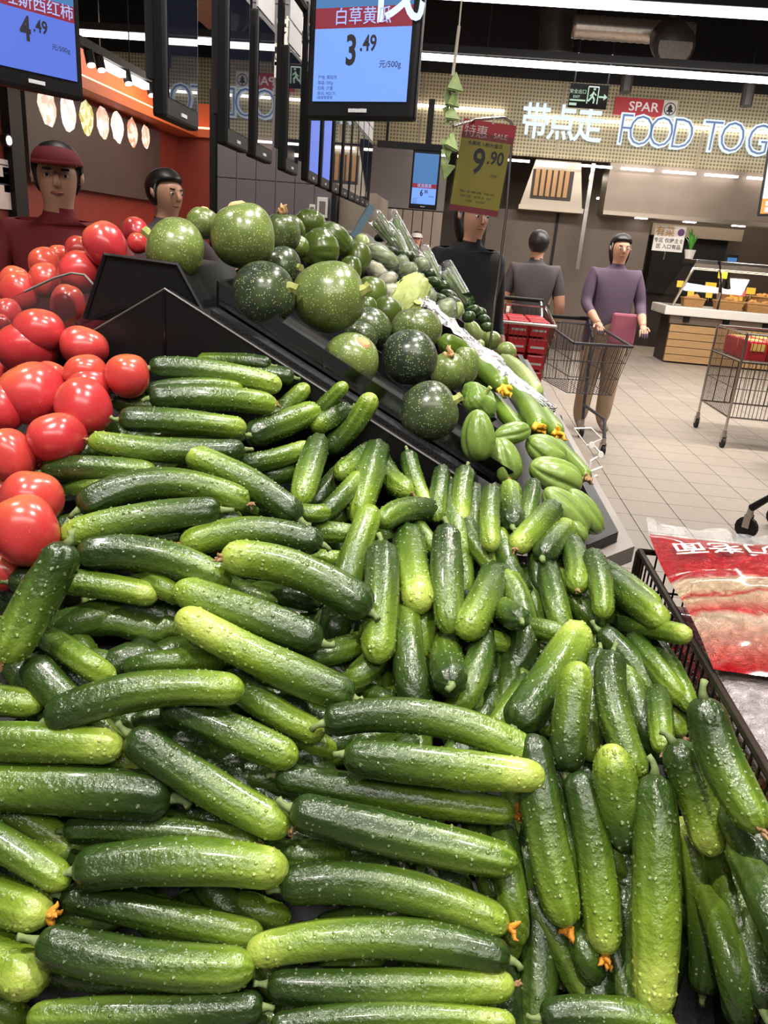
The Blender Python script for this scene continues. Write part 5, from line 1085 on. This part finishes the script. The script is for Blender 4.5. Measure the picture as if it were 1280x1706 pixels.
for k, (px, py, w, mt) in enumerate([(1158, 490, .10, 'card_yellow'), (1189, 492, .10, 'card_yellow'), (1192, 477, .17, 'card_yellow'), (1235, 497, .20, 'card_yellow'), (1240, 489, .2, 'card_pink'), (1260, 486, .14, 'card_yellow'), (1140, 474, .10, 'card_yellow'), (1198, 458, .14, 'card_yellow')]):
    p = at_Y(px, py, FY-.12 if k < 7 else FY+.3); p[1] = FY+.1; o = MB().box((-w/2, 0, -.05), (w/2, .006, .05)).build('price_card', mt); o.location = V(p); o.rotation_euler = (-.2, 0, 0); tag(o, ['small yellow price card on the leftmost basket', 'yellow price card on the second basket', 'yellow price card standing high over the second basket', 'wide yellow price card between baskets', 'pink price card behind the wide yellow one', 'yellow price card right of the pink one', 'yellow price card at the left end of the case', 'yellow price card on the upper shelf'][k], 'price card', 'price cards in the glass case')
    MB().tube([(0, .003, -.05), (0, .003, -.14)], .004, 5).build('pin', 'chrome', o)
# plant, poster, little till screen, menu screen, range hood
plain('plant_leaf', srgb(70, 150, 44), .5, vary=.3); p = at_Y(1150, 420, FY+.5); p[2] = 1.62; root = empty('potted_plant', p, 0, 'spiky green potted plant on top of the glass case', 'plant'); MB().tube([(0, 0, 0), (0, 0, .14)], [.06, .09], 12).build('pot', 'white_enamel', root)
rs = np.random.default_rng(5)
for k in range(16):
    a = k*2.4; r = rs.uniform(.05, .17); h_ = rs.uniform(.22, .36); m = MB(); c, s = math.cos(a), math.sin(a); w = .018
    m.add([(-s*w, c*w, .12), (s*w, -c*w, .12), (c*r*.5+s*w, s*r*.5-c*w, .12+h_*.7), (c*r*.5-s*w, s*r*.5+c*w, .12+h_*.7), (c*r*1.1, s*r*1.1, .12+h_)], [(0, 1, 2, 3), (3, 2, 4)]); m.build('leaf', 'plant_leaf', root)
p = at_Y(1113, 398, FY+.5); root = empty('counter_poster', p, 0, 'white poster with purple disc and dark lettering above the counter', 'poster'); MB().box((-.22, 0, -.19), (.26, .02, .20)).build('sheet', 'brand_white', root); T = lambda x, z: frame((x, -.004, z), (1, 0, 0), (0, 0, 1)); plain('purple_ink', srgb(96, 56, 110), .6)
text_obj('poster_text', '有菜', .15, 'cut_stem', root, T(-.06, .10), bold=.02); text_obj('poster_text', '专区 仅提主食', .075, 'ink', root, T(.02, -.03), bold=.01); text_obj('poster_text', '区 入口有品', .075, 'ink', root, T(.03, -.12), bold=.01); m = MB(); m.tube([(.19, -.004, .11), (.19, .0, .11)], .055, 16); m.build('disc', 'purple_ink', root); MB().tube([(0, .01, -.19), (0, .01, -.32)], .012, 6).build('post', 'chrome', root)
p = at_Y(1219, 438, FY+.5); o = MB().box((-.09, 0, -.13), (.09, .03, .13), .004).build('till_screen', 'black_plastic'); o.location = V(p); MB().box((-.075, -.003, -.07), (.075, .0, .08)).build('display', 'screen_cyan', o); tag(o, 'small blue till screen standing on the counter top', 'screen'); MB().box((-.02, .01, -.5), (.02, .03, -.1)).build('post', 'black_matte', o)
emit('menu_white', srgb(240, 240, 250), 1.1); emit('menu_orange', srgb(238, 160, 40), 1.0); p = at_Y(1262, 360, 11.5); root = empty('menu_screen', p, 0, 'tilted menu screen with orange lower part at the right edge', 'screen'); root.rotation_euler = (0, math.radians(-4), math.radians(-12)); MB().box((0, 0, 0), (.9, .05, 1.0), .01).build('casing', 'black_plastic', root); MB().box((.03, -.004, .03), (.87, 0, .22)).build('orange_field', 'menu_orange', root); MB().box((.03, -.004, .22), (.87, 0, .97)).build('white_field', 'menu_white', root)
for k in range(3): MB().box((.08+k*.26, -.008, .05+.0), (.26+k*.26, -.002, .11)).build('menu_tile', 'menu_white', root); MB().box((.08+k*.26, -.008, .13), (.26+k*.26, -.002, .19)).build('menu_tile', 'menu_white', root)
MB().tube([(.45, .03, 1.0), (.45, .03, 5-p[2])], .02, 6).build('hanger', 'black_matte', root)
a = at_Y(872, 300, FY+.1); b = at_Y(985, 255, FY+.1); root = empty('range_hood', (a[0], FY+.15, 2.22), 0, 'stainless range hood with brass filter slats below the fascia', 'hood'); L = b[0]-a[0]
m = MB(); m.prism([(0, .0), (L, .0), (L-.12, .66), (.16, .66)], 'y', .0, .05); m.build('hood_face', 'stainless', root); MB().box((-.02, -.06, -.07), (L+.02, .5, .0)).build('hood_rim', 'stainless', root); MB().box((.14, -.02, .10), (L-.2, .01, .52)).build('filter_recess', 'dark_brown', root)
for k in range(6): MB().box((.18+k*(L-.42)/6, -.045, .14), (.18+k*(L-.42)/6+(L-.42)/9, -.015, .52)).build('filter_slat', 'cut_stem', root)
MB().box((L+.04, -.02, -.9), (L+.10, .04, .66)).build('glass_post', 'chrome', root)
o = MB().box((.3, FY+.45, 0), (2.9, FY+.5, 2.15)).build('door_1', 'kitchen_wall'); tag(o, kind='structure'); MB().box((1.4, FY+.42, 0), (1.44, FY+.46, 2.15)).build('door_frame', 'black_matte', o)
bk = MB().box((-.75, FY-.6, .0), (.6, FY, 1.15)).build('serving_counter', 'dark_brown'); tag(bk, 'low serving counter with steel top far behind the celery', 'counter'); MB().box((-.78, FY-.65, 1.15), (.63, FY, 1.24)).build('steel_top', 'stainless', bk); MB().box((-.74, FY-.62, .95), (.5, FY-.55, 1.05)).build('warm_shelf', 'led_soft', bk)

# ------------------------------------------------------------------ left menu board and papers
t = NT('food_photo'); oi = t.n('ShaderNodeObjectInfo'); vo = t.n('ShaderNodeTexVoronoi', {'Scale': 16., 'Vector': t.n('ShaderNodeTexCoord').outputs['Object']}); sc_ = t.n('ShaderNodeSeparateColor', {0: vo.outputs['Color']})
c = t.ramp(sc_.outputs[0], [(0, srgb(240, 232, 226)), (.45, srgb(226, 206, 190)), (.6, srgb(206, 130, 90)), (1, srgb(160, 90, 60))]); c = t.mix(.5, c, oi.outputs['Color']); t.l(c, t.b.inputs['Emission Color']); t.set(Base_Color=c, Emission_Strength=.75, Roughness=.5)
root = empty('menu_board', (-3.98, 8.6, 2.1), 0, 'dark menu board with lit food pictures along the left stall', 'menu board'); MB().box((-.04, -1.55, -.36), (0, 1.55, .46)).build('panel', 'dark_brown', root)
for k, (px, py, h_, colr) in enumerate([(80, 176, .17, (.9, .75, .65)), (115, 187, .17, (.9, .9, .95)), (146, 196, .16, (.35, .55, .12)), (173, 204, .16, (.75, .6, .55)), (197, 212, .16, (.85, .85, .9)), (222, 221, .15, (.5, .3, .25)), (244, 228, .13, (.8, .6, .5))]):
    q = at_X(px, py, -3.97)-np.array(root.location); m = MB(); rs = np.random.default_rng(k); n_ = 16; ring = [(.002, q[1]+math.cos(a)*h_*.95*(1+rs.uniform(-.12, .12)), q[2]+math.sin(a)*h_*(1+rs.uniform(-.1, .1))) for a in np.linspace(0, 6.283, n_, endpoint=False)]
    m.add(ring+[(.006, q[1], q[2])], [(i, (i+1) % n_, n_) for i in range(n_)]); o = m.build('food_picture', 'food_photo', root); o.color = (*colr, 1)
for y in (-1.2, .0, 1.2): MB().tube([(-.02, y, .46), (-.02, y, 2.9)], .008, 5).build('hanger_rod', 'black_matte', root)
plain('paper', srgb(196, 182, 176), .7)
for k, (px, py, w, h_) in enumerate([(4, 286, .12, .1), (12, 300, .06, .1), (8, 322, .14, .13)]):
    p = at_X(px, py, -4.03); o = MB().box((0, -w, -h_), (.004, w, h_)).build('notice_paper', 'paper'); o.location = V(p); tag(o, ['pale paper notice highest on the red wall at left', 'narrow paper notice beside the highest one', 'large paper notice lowest on the red wall at left'][k], 'paper', 'notices on the red wall'); MB().box((.004, -w*.7, h_*.5), (.005, w*.7, h_*.6)).build('printed_line', 'ink', o)
o = MB().tube([(-3.98, 6.66, 2.03), (-3.93, 6.66, 2.03)], .05, 12).build('wall_lamp', 'black_matte'); MB().tube([(-3.93, 6.66, 2.03), (-3.925, 6.66, 2.03)], .035, 12).build('lens', 'spot_lens', o); tag(o, 'small white glowing lamp on the red wall at the left edge', 'lamp')

# ------------------------------------------------------------------ trolleys, cage, red stacks
plain('red_pack', srgb(186, 24, 36), .35, vary=.15, vscale=30, coat=.2); plain('gold_pack', srgb(232, 190, 90), .4, vary=.2, vscale=30); plain('rubber', srgb(24, 22, 22), .7); plain('trolley_grey', srgb(62, 60, 66), .5, vary=.2)
def caster(parent, x, y, r=.045, mat='chrome'):
    m = MB(); m.tube([(x, y, r*2+.06), (x, y, r*2+.005)], [.018, .022], 8); m.box((x-.022, y-.02, r), (x-.015, y+.02, r*2+.015)); m.box((x+.015, y-.02, r), (x+.022, y+.02, r*2+.015)); c = m.build('caster', mat, parent)
    m = MB(); m.tube([(x-.013, y, r), (x+.013, y, r)], r, 14); m.build('wheel', 'rubber', c, False)
def trolley(loc_, rz, lab, wire='steel_wire', frame_m='chrome', L=.82, W=.5, zb=.45, zt=.98, inset=False, cr=.045, fr=.014):
    root = empty('shopping_trolley', loc_, rz, lab, 'trolley')
    top = [(-W/2, -L/2), (W/2, -L/2), (W/2, L/2), (-W/2, L/2)]; bot = [(-W*.40, -L*.36), (W*.40, -L*.36), (W*.42, L/2), (-W*.42, L/2)]
    if inset: top = [(-.30, -.12), (-.02, -.12), (-.02, L/2), (-.30, L/2)]; bot = [(-.28, -.05), (-.04, -.05), (-.04, L/2), (-.28, L/2)]
    MB().tube([(*p, zt-(.08 if i in (0, 1) else 0)) for i, p in enumerate(top)]+[(*top[0], zt-.08)], .011, 8).build('rim', frame_m, root)
    for s in range(4):
        a, b = np.array([*top[s], zt-(.08 if s in (0, 1) else 0)]), np.array([*top[(s+1) % 4], zt-(.08 if (s+1) % 4 in (0, 1) else 0)]); c, d = np.array([*bot[s], zb]), np.array([*bot[(s+1) % 4], zb]); m = MB(); n_ = 22 if s % 2 else 14
        for k in range(n_+1): t_ = k/n_; m.tube([a*(1-t_)+b*t_, c*(1-t_)+d*t_], .0024, 4, False)
        for k in range(4): t_ = k/3; m.tube([a*(1-t_)+c*t_, b*(1-t_)+d*t_], .0035, 5, False)
        tag(m.build('wire_side', wire, root), kind='stuff')
    m = MB()
    for k in range(12): t_ = k/11; a, c = np.array([*bot[0], zb]), np.array([*bot[3], zb]); b, d = np.array([*bot[1], zb]), np.array([*bot[2], zb]); m.tube([a*(1-t_)+b*t_, c*(1-t_)+d*t_], .0024, 4, False)
    tag(m.build('wire_floor', wire, root), kind='stuff')
    for s in (-1, 1):
        MB().tube([(s*W*.42, L/2+.10, zt+.04), (s*W*.45, L/2-.02, zt-.10), (s*W*.46, L*.40, .30), (s*W*.46, L*.36, .16)], .014, 8).build('upright', frame_m, root); MB().tube([(s*W*.46, L*.38, .28), (s*W*.40, -L*.30, .22+cr*1.2), (s*W*.36, -L*.42, cr*2+.055)], fr, 8).build('chassis_bar', frame_m, root)
        caster(root, s*W*.46, L*.36, cr); caster(root, s*W*.36, -L*.42, cr)
    MB().tube([(-W*.46, L/2+.10, zt+.04), (W*.46, L/2+.10, zt+.04)], .018, 10).build('handle', 'black_plastic', root)
    return root
trolley((.44, 5.95, 0), 0, 'chrome trolley loaded with red packs behind the pale gourds', L=.8, W=.50, zb=.55, zt=1.08)
k = 0
for iz in range(4):
    for ix in range(3):
        for iy in range(2):
            o = MB().box((-.068, -.14, 0), (.068, .14, .105), .012).build('red_pack', 'red_pack'); o.location = (.29+ix*.148, 5.72+iy*.34, .56+iz*.118); o.scale = (.92, .95, 1) if iz < 2 else (1, 1, 1)
            MB().box((-.05, -.143, .035), (.05, -.139, .05)).build('label_band', 'card_white', o); tag(o, 'red pack in the chrome trolley, %s tier, %s column, %s' % (['lowest', 'second', 'third', 'top'][iz], ['left', 'middle', 'right'][ix], ['front', 'back'][iy]), 'pack', 'red packs in the trolley')
trolley((1.02, 6.25, 0), math.radians(12), 'dark grey trolley in front of the person in purple', 'trolley_grey', 'trolley_grey', L=.78, W=.46, zb=.48, zt=.95)
trolley((2.21, 4.18, 0), math.radians(-135), 'black trolley at the right edge with thick tubular chassis', 'dark_wire', 'black_matte', L=.9, W=.56, inset=True, cr=.065, fr=.022)
# wire promotion cage at the right
root = empty('wire_cage', (2.86, 7.13, 0), 0, 'tall wire promotion cage on casters before the bakery counter', 'cage'); cx, cy, zt = .43, .40, .985
for z in (zt, .76, .27): MB().tube([(-cx, -cy, z), (cx, -cy, z), (cx, cy, z), (-cx, cy, z), (-cx, -cy, z)], .009, 6).build('hoop', 'chrome', root)
MB().tube([(-cx, -cy, .52), (cx, -cy, .52), (cx, cy, .52), (-cx, cy, .52), (-cx, -cy, .52)], .004, 6).build('hoop', 'steel_wire', root)
wm = None
for (a, b, n_) in [((-cx, -cy), (cx, -cy), 26), ((-cx, -cy), (-cx, cy), 24), ((cx, -cy), (cx, cy), 16), ((-cx, cy), (cx, cy), 16)]:
    for k in range(1, n_):
        x, y = a[0]+(b[0]-a[0])*k/n_, a[1]+(b[1]-a[1])*k/n_
        if wm is None: oo = MB().tube([(0, 0, .27), (0, 0, zt)], .0032, 5, False).build('bar', 'steel_wire', root); wm = oo.data
        else: oo = bpy.data.objects.new('bar', wm); COL.objects.link(oo); oo.parent = root
        oo.location = (x, y, 0)
for (x, y) in ((-cx, -cy), (cx, -cy), (cx, cy), (-cx, cy)): MB().tube([(x, y, .1), (x, y, zt)], .012, 8).build('corner_post', 'chrome', root); caster(root, x, y, .045)
MB().box((-cx, -cy, .74), (cx, cy, .75)).build('shelf', 'steel_wire', root)
rs = np.random.default_rng(4)
for k in range(8):
    x, y = -.29+.19*(k % 4), -.18+.34*(k//4); o = MB().box((-.085, -.14, 0), (.085, .14, .17), .02).build('snack_bag', 'red_pack' if k % 3 != 1 else 'brand_red'); o.location = (2.86+x, 7.13+y, .752); o.rotation_euler = (0, 0, 0); MB().box((-.06, -.143, .09), (.06, -.139, .15)).build('gold_print', 'gold_pack', o); MB().box((-.06, -.10, .168), (.06, .10, .173)).build('gold_print', 'gold_pack', o)
    tag(o, '%s red and gold snack bag in the wire cage, %s row' % (['leftmost', 'second', 'third', 'rightmost'][k % 4], 'front' if k < 4 else 'back'), 'snack bag', 'snack bags in the cage')
o = MB().box((-.3, -.25, 0), (.3, .25, .55), .02).build('black_crate', 'black_plastic'); o.location = (3.0, 6.05, 0); tag(o, 'black crate on the floor at the right edge', 'crate')
for z in (.1, .2, .3, .4): MB().box((-.305, -.22, z), (-.298, .22, z+.04)).build('slot_rib', 'black_matte', o)
# promotion table with red packs and yellow cards
root = empty('promotion_table', (.34, 9.0, 0), 0, 'white promotion table with red packs far down the aisle', 'table'); MB().box((-.6, -.4, .86), (.5, .4, .92), .01).build('table_top', 'white_enamel', root); MB().box((-.58, -.38, .6), (.48, -.36, .86)).build('skirt', 'card_white', root)
for (x, y) in ((-.55, -.35), (.45, -.35), (.45, .35), (-.55, .35)): MB().box((x-.02, y-.02, 0), (x+.02, y+.02, .86)).build('leg', 'chrome', root)
for k in range(10):
    o = MB().box((-.075, -.1, 0), (.075, .1, .10), .01).build('red_box', 'red_pack'); o.location = (-.13+.18*(k % 5)+(.09 if k > 4 else 0), 8.8+.1*(k//5), .92+.104*(k//5)); MB().box((-.05, -.102, .03), (.05, -.099, .06)).build('gold_print', 'gold_pack', o); tag(o, '%s red box in the %s row on the promotion table' % (['leftmost', 'second', 'middle', 'fourth', 'rightmost'][k % 5], 'lower' if k < 5 else 'upper'), 'box', 'red boxes on the promotion table')
for k, (px, py) in enumerate([(776, 466), (787, 458), (812, 461), (814, 470)]):
    p = at_Y(px, py, 8.72); o = MB().box((-.06, 0, -.05), (.06, .004, .05)).build('price_card', 'card_yellow'); o.location = V(p); tag(o, ['yellow card at the left of the promotion table', 'second yellow card standing taller on the promotion table', 'upper right yellow card on the promotion table', 'lower right yellow card on the promotion table'][k], 'price card', 'cards on the promotion table'); MB().tube([(0, .002, -.05), (0, .002, -.05-(p[2]-.05-.92))], .005, 5).build('pin', 'chrome', o)
p = at_Y(845, 490, 7.0); o = MB().box((-.11, 0, -.07), (.13, .01, .09)).build('yellow_sign', 'sale_yellow'); o.location = V(p); MB().box((-.11, -.002, -.085), (.13, .01, -.07)).build('red_edge', 'sale_red', o); MB().tube([(0, .005, -.08), (0, .005, -p[2])], .012, 6).build('post', 'chrome', o); tag(o, 'yellow sale sign on a post behind the red packs', 'sign')

# ------------------------------------------------------------------ people
plain('skin', srgb(196, 146, 120), .5, vary=.08, vscale=12); plain('hair_black', srgb(24, 19, 18), .45, vary=.3, vscale=60); plain('cloth_purple', srgb(84, 66, 84), .8, vary=.15, bump=.2); plain('cloth_pink', srgb(168, 92, 112), .8, vary=.12); plain('cloth_beige', srgb(172, 148, 122), .85, vary=.12, bump=.15); plain('cloth_black', srgb(26, 25, 30), .8, vary=.2); plain('cloth_red', srgb(128, 32, 42), .75, vary=.15, bump=.15); plain('cloth_grey', srgb(74, 66, 68), .8, vary=.15); plain('cloth_white', srgb(214, 206, 200), .8); plain('eye_white', srgb(225, 220, 215), .3); plain('lip', srgb(164, 96, 88), .5); plain('shoe', srgb(150, 130, 120), .6)
def person(loc_, rz, h, lab, top_m, bot_m, arms=((.30, -.30, 1.02), (-.30, -.30, 1.02)), wide=1., long_sleeve=False, hair='short', cap=None, shoe_m='shoe', apron=None):
    """standing figure facing local -Y; arms = wrist targets (right, left) at 1.7 m stature"""
    k = h/1.7; V_, E_, R_ = [], [], []
    def add(p, r, par=None):
        V_.append(tuple(c*k for c in p)); R_.append((r if hasattr(r, '__len__') else (r, r))); i = len(V_)-1
        if par is not None: E_.append((par, i))
        return i
    pel = add((0, 0, .93), (.19*k, .15*k)); wa = add((0, 0, 1.07), (.18*k, .135*k), pel); ch = add((0, .01, 1.27), (.215*k, .15*k), wa); nb = add((0, .015, 1.41), (.105*k, .08*k), ch); nk = add((0, .006, 1.475), (.048*k, .052*k), nb)
    hd = add((0, -.014, 1.545), (.070*k, .082*k), nk); hm = add((0, -.005, 1.60), (.082*k, .102*k), hd); ht = add((0, .005, 1.655), (.070*k, .088*k), hm)
    for si, s in ((0, 1), (1, -1)):
        w = np.array(arms[si]); sh = np.array((s*.19, .01, 1.375)); el = (sh+w)/2+np.array((s*.05, .09, -.06))
        a = add(tuple(sh), .074*k, ch); b = add(tuple(el), .052*k, a); c = add(tuple(w), .033*k, b); fd = (w-el)/np.linalg.norm(w-el); sd = np.cross(fd, (0, 0, 1)); sd /= np.linalg.norm(sd); up_ = np.cross(sd, fd)
        pm = add(tuple(w+fd*.07), (.036*k, .016*k), c)
        for q, ln in enumerate((.07, .078, .072, .056)):
            o_ = sd*(q-1.5)*.019; f1 = add(tuple(w+fd*.10+o_), .0095*k, pm); f2 = add(tuple(w+fd*(.10+ln*.55)+o_-up_*.012), .0085*k, f1); add(tuple(w+fd*(.10+ln*.85)+o_-up_*.032), .0075*k, f2)
        t1 = add(tuple(w+fd*.045+sd*s*-.036), .011*k, pm); add(tuple(w+fd*.085+sd*s*-.055-up_*.012), .009*k, t1)
        hp = add((s*.088, 0, .86), (.10*k*wide, .105*k*wide), pel); kn = add((s*.10, -.01, .48), .068*k*wide, hp); an = add((s*.105, .02, .14), .058*k*wide if wide > 1 else .044*k, kn); ft = add((s*.105, .01, .07), .040*k, an); add((s*.115, -.13, .035), (.042*k, .030*k), ft)
    me = bpy.data.meshes.new('person'); me.from_pydata(V_, E_, []); o = bpy.data.objects.new('person', me); COL.objects.link(o)
    o.modifiers.new('s', 'SKIN').use_smooth_shade = True; sub = o.modifiers.new('u', 'SUBSURF'); sub.levels = 2; sub.render_levels = 2
    if not me.skin_vertices: me.attributes  # layer is made by the modifier's data below
    lay = me.skin_vertices[0].data if me.skin_vertices else None
    if lay is None:
        bm = bmesh.new(); bm.from_mesh(me); bm.verts.layers.skin.verify(); bm.to_mesh(me); bm.free(); lay = me.skin_vertices[0].data
    for i, r in enumerate(R_): lay[i].radius = r
    lay[0].use_root = True
    dg = bpy.context.evaluated_depsgraph_get(); m2 = bpy.data.meshes.new_from_object(o.evaluated_get(dg)); o.modifiers.clear(); o.data = m2; bpy.data.meshes.remove(me)
    m2.materials.clear()
    for mt in ('skin', top_m, bot_m, shoe_m): m2.materials.append(MATS[mt])
    wr = [np.array(a)*k for a in arms]
    for p in m2.polygons:
        c = np.array(p.center); z = c[2]/k; p.use_smooth = True
        dw = min(np.linalg.norm(c-q) for q in wr); armp = abs(c[0])/k > .16 and z > .75 and np.linalg.norm(c[:2])/k > .17
        if z > 1.475: mi = 0
        elif z < .10: mi = 3
        elif z < .97 and not (armp and z > .80 and abs(c[1])/k > .16): mi = 2
        else: mi = 1
        if armp and z > .70:
            sh_d = min(np.linalg.norm(c/k-np.array((s*.175, .01, 1.385))) for s in (1, -1)); lim = .24 if not long_sleeve else 9
            mi = 1 if (sh_d < lim and not (long_sleeve and dw/k < .10 or dw/k < .13)) else 0
        p.material_index = mi
    o.location = V(loc_); o.rotation_euler.z = rz; tag(o, lab, 'person')
    # face
    for s in (1, -1):
        m = MB(); cv = np.array((s*.032, -.085, 1.595))*k; v, f, *_ = gourd_verts(.011*k, .008*k, 0, 0, na=10, nl=6); m.add([np.array((q[0], q[1]*.6, q[2]))+cv for q in v], f); e = m.build('eye', 'eye_white', o, True); m = MB(); v, f, *_ = gourd_verts(.0055*k, .006*k, 0, 0, na=8, nl=5); m.add([np.array(q)+cv+np.array((0, -.006*k, 0)) for q in v], f); m.build('iris', 'hair_black', e, True)
        MB().tube([np.array((s*.018, -.094, 1.615))*k, np.array((s*.045, -.085, 1.617))*k], .004*k, 5).build('eyebrow', 'hair_black', o); m = MB(); m.tube([np.array((s*.074, -.005, 1.57))*k, np.array((s*.082, .004, 1.59))*k, np.array((s*.082, .008, 1.615))*k], [.008*k, .014*k, .010*k], 7); m.build('ear', 'skin', o, True)
    MB().tube([np.array((0, -.090, 1.605))*k, np.array((0, -.104, 1.58))*k, np.array((0, -.108, 1.568))*k, np.array((0, -.092, 1.56))*k], [.007*k, .011*k, .014*k, .008*k], 8).build('nose', 'skin', o, True); MB().tube([np.array((-.022, -.080, 1.537))*k, np.array((0, -.090, 1.536))*k, np.array((.022, -.080, 1.537))*k], [.003*k, .007*k, .003*k], 6).build('mouth', 'lip', o, True)
    v, f, *_ = gourd_verts(.093*k, .104*k, 0, 0, na=26, nl=18, seed=3, bump=.02); keep = [i for i, q in enumerate(v)]; vv = []
    for q in v:
        x, y, z = q; y2 = y*1.16+.012*k
        if y < -.02*k and z < .045*k: y2 = -.02*k+abs(x)*0; z = max(z, .02*k)
        if hair != 'long': z = max(z, -.085*k)
        else: z = z if z > 0 else z*1.9
        vv.append((x, y2, z+1.615*k))
    mesh_obj('hair', vv, f, 'hair_black', o)
    if cap:
        v, f, *_ = gourd_verts(.094*k, .076*k, 0, 0, na=22, nl=14); vv = [(q[0], q[1]*1.15+.006*k, max(q[2], .0)+1.635*k) for q in v]; cp = mesh_obj('cap', vv, f, cap, o); MB().box((-.075*k, -.19*k, 1.628*k), (.075*k, -.08*k, 1.638*k), .004).build('brim', cap, cp)
    if apron: MB().box((-.15*k, -.135*k, .62*k), (.15*k, -.118*k, 1.30*k), .01).build('apron', apron, o)
    return o
pr = person((1.30, 6.90, 0), math.radians(8), 1.68, 'person in a purple top and wide beige trousers behind the dark trolley', 'cloth_purple', 'cloth_beige', wide=1.28, long_sleeve=True, hair='long', arms=((.20, -.30, 1.0), (-.20, -.30, 1.0)))
MB().box((-.02, -.175, .80), (.20, -.13, 1.06), .02).build('bag', 'cloth_pink', pr)
person((.02, 4.45, 0), math.radians(35), 1.74, 'dark-haired person in black standing behind the sale card', 'cloth_black', 'cloth_black', long_sleeve=True, hair='long', arms=((.25, -.08, .86), (-.25, -.10, .88)))
person((.62, 7.0, 0), math.radians(180), 1.66, 'person in black trousers beside the trolley of red packs', 'cloth_grey', 'cloth_black', arms=((.24, -.1, .85), (-.24, -.1, .85)), shoe_m='cloth_black')
person((-1.56, 2.95, 0), math.radians(25), 1.70, 'shop worker in a dark red polo and cap behind the tomatoes', 'cloth_red', 'cloth_black', cap='cloth_red', arms=((.25, -.34, 1.15), (-.22, -.34, 1.15)), shoe_m='cloth_black')
person((-1.60, 4.15, 0), math.radians(60), 1.72, 'person in charcoal clothes reaching forward behind the squash', 'cloth_grey', 'cloth_black', long_sleeve=True, arms=((.24, -.40, 1.2), (-.20, -.42, 1.15)), shoe_m='cloth_black')
person((-.75, 11.9, 0), math.radians(10), 1.66, 'cook in white coat and cap far behind the celery', 'cloth_white', 'cloth_grey', cap='cloth_white', long_sleeve=True, arms=((.22, -.36, 1.1), (-.22, -.36, 1.1)))
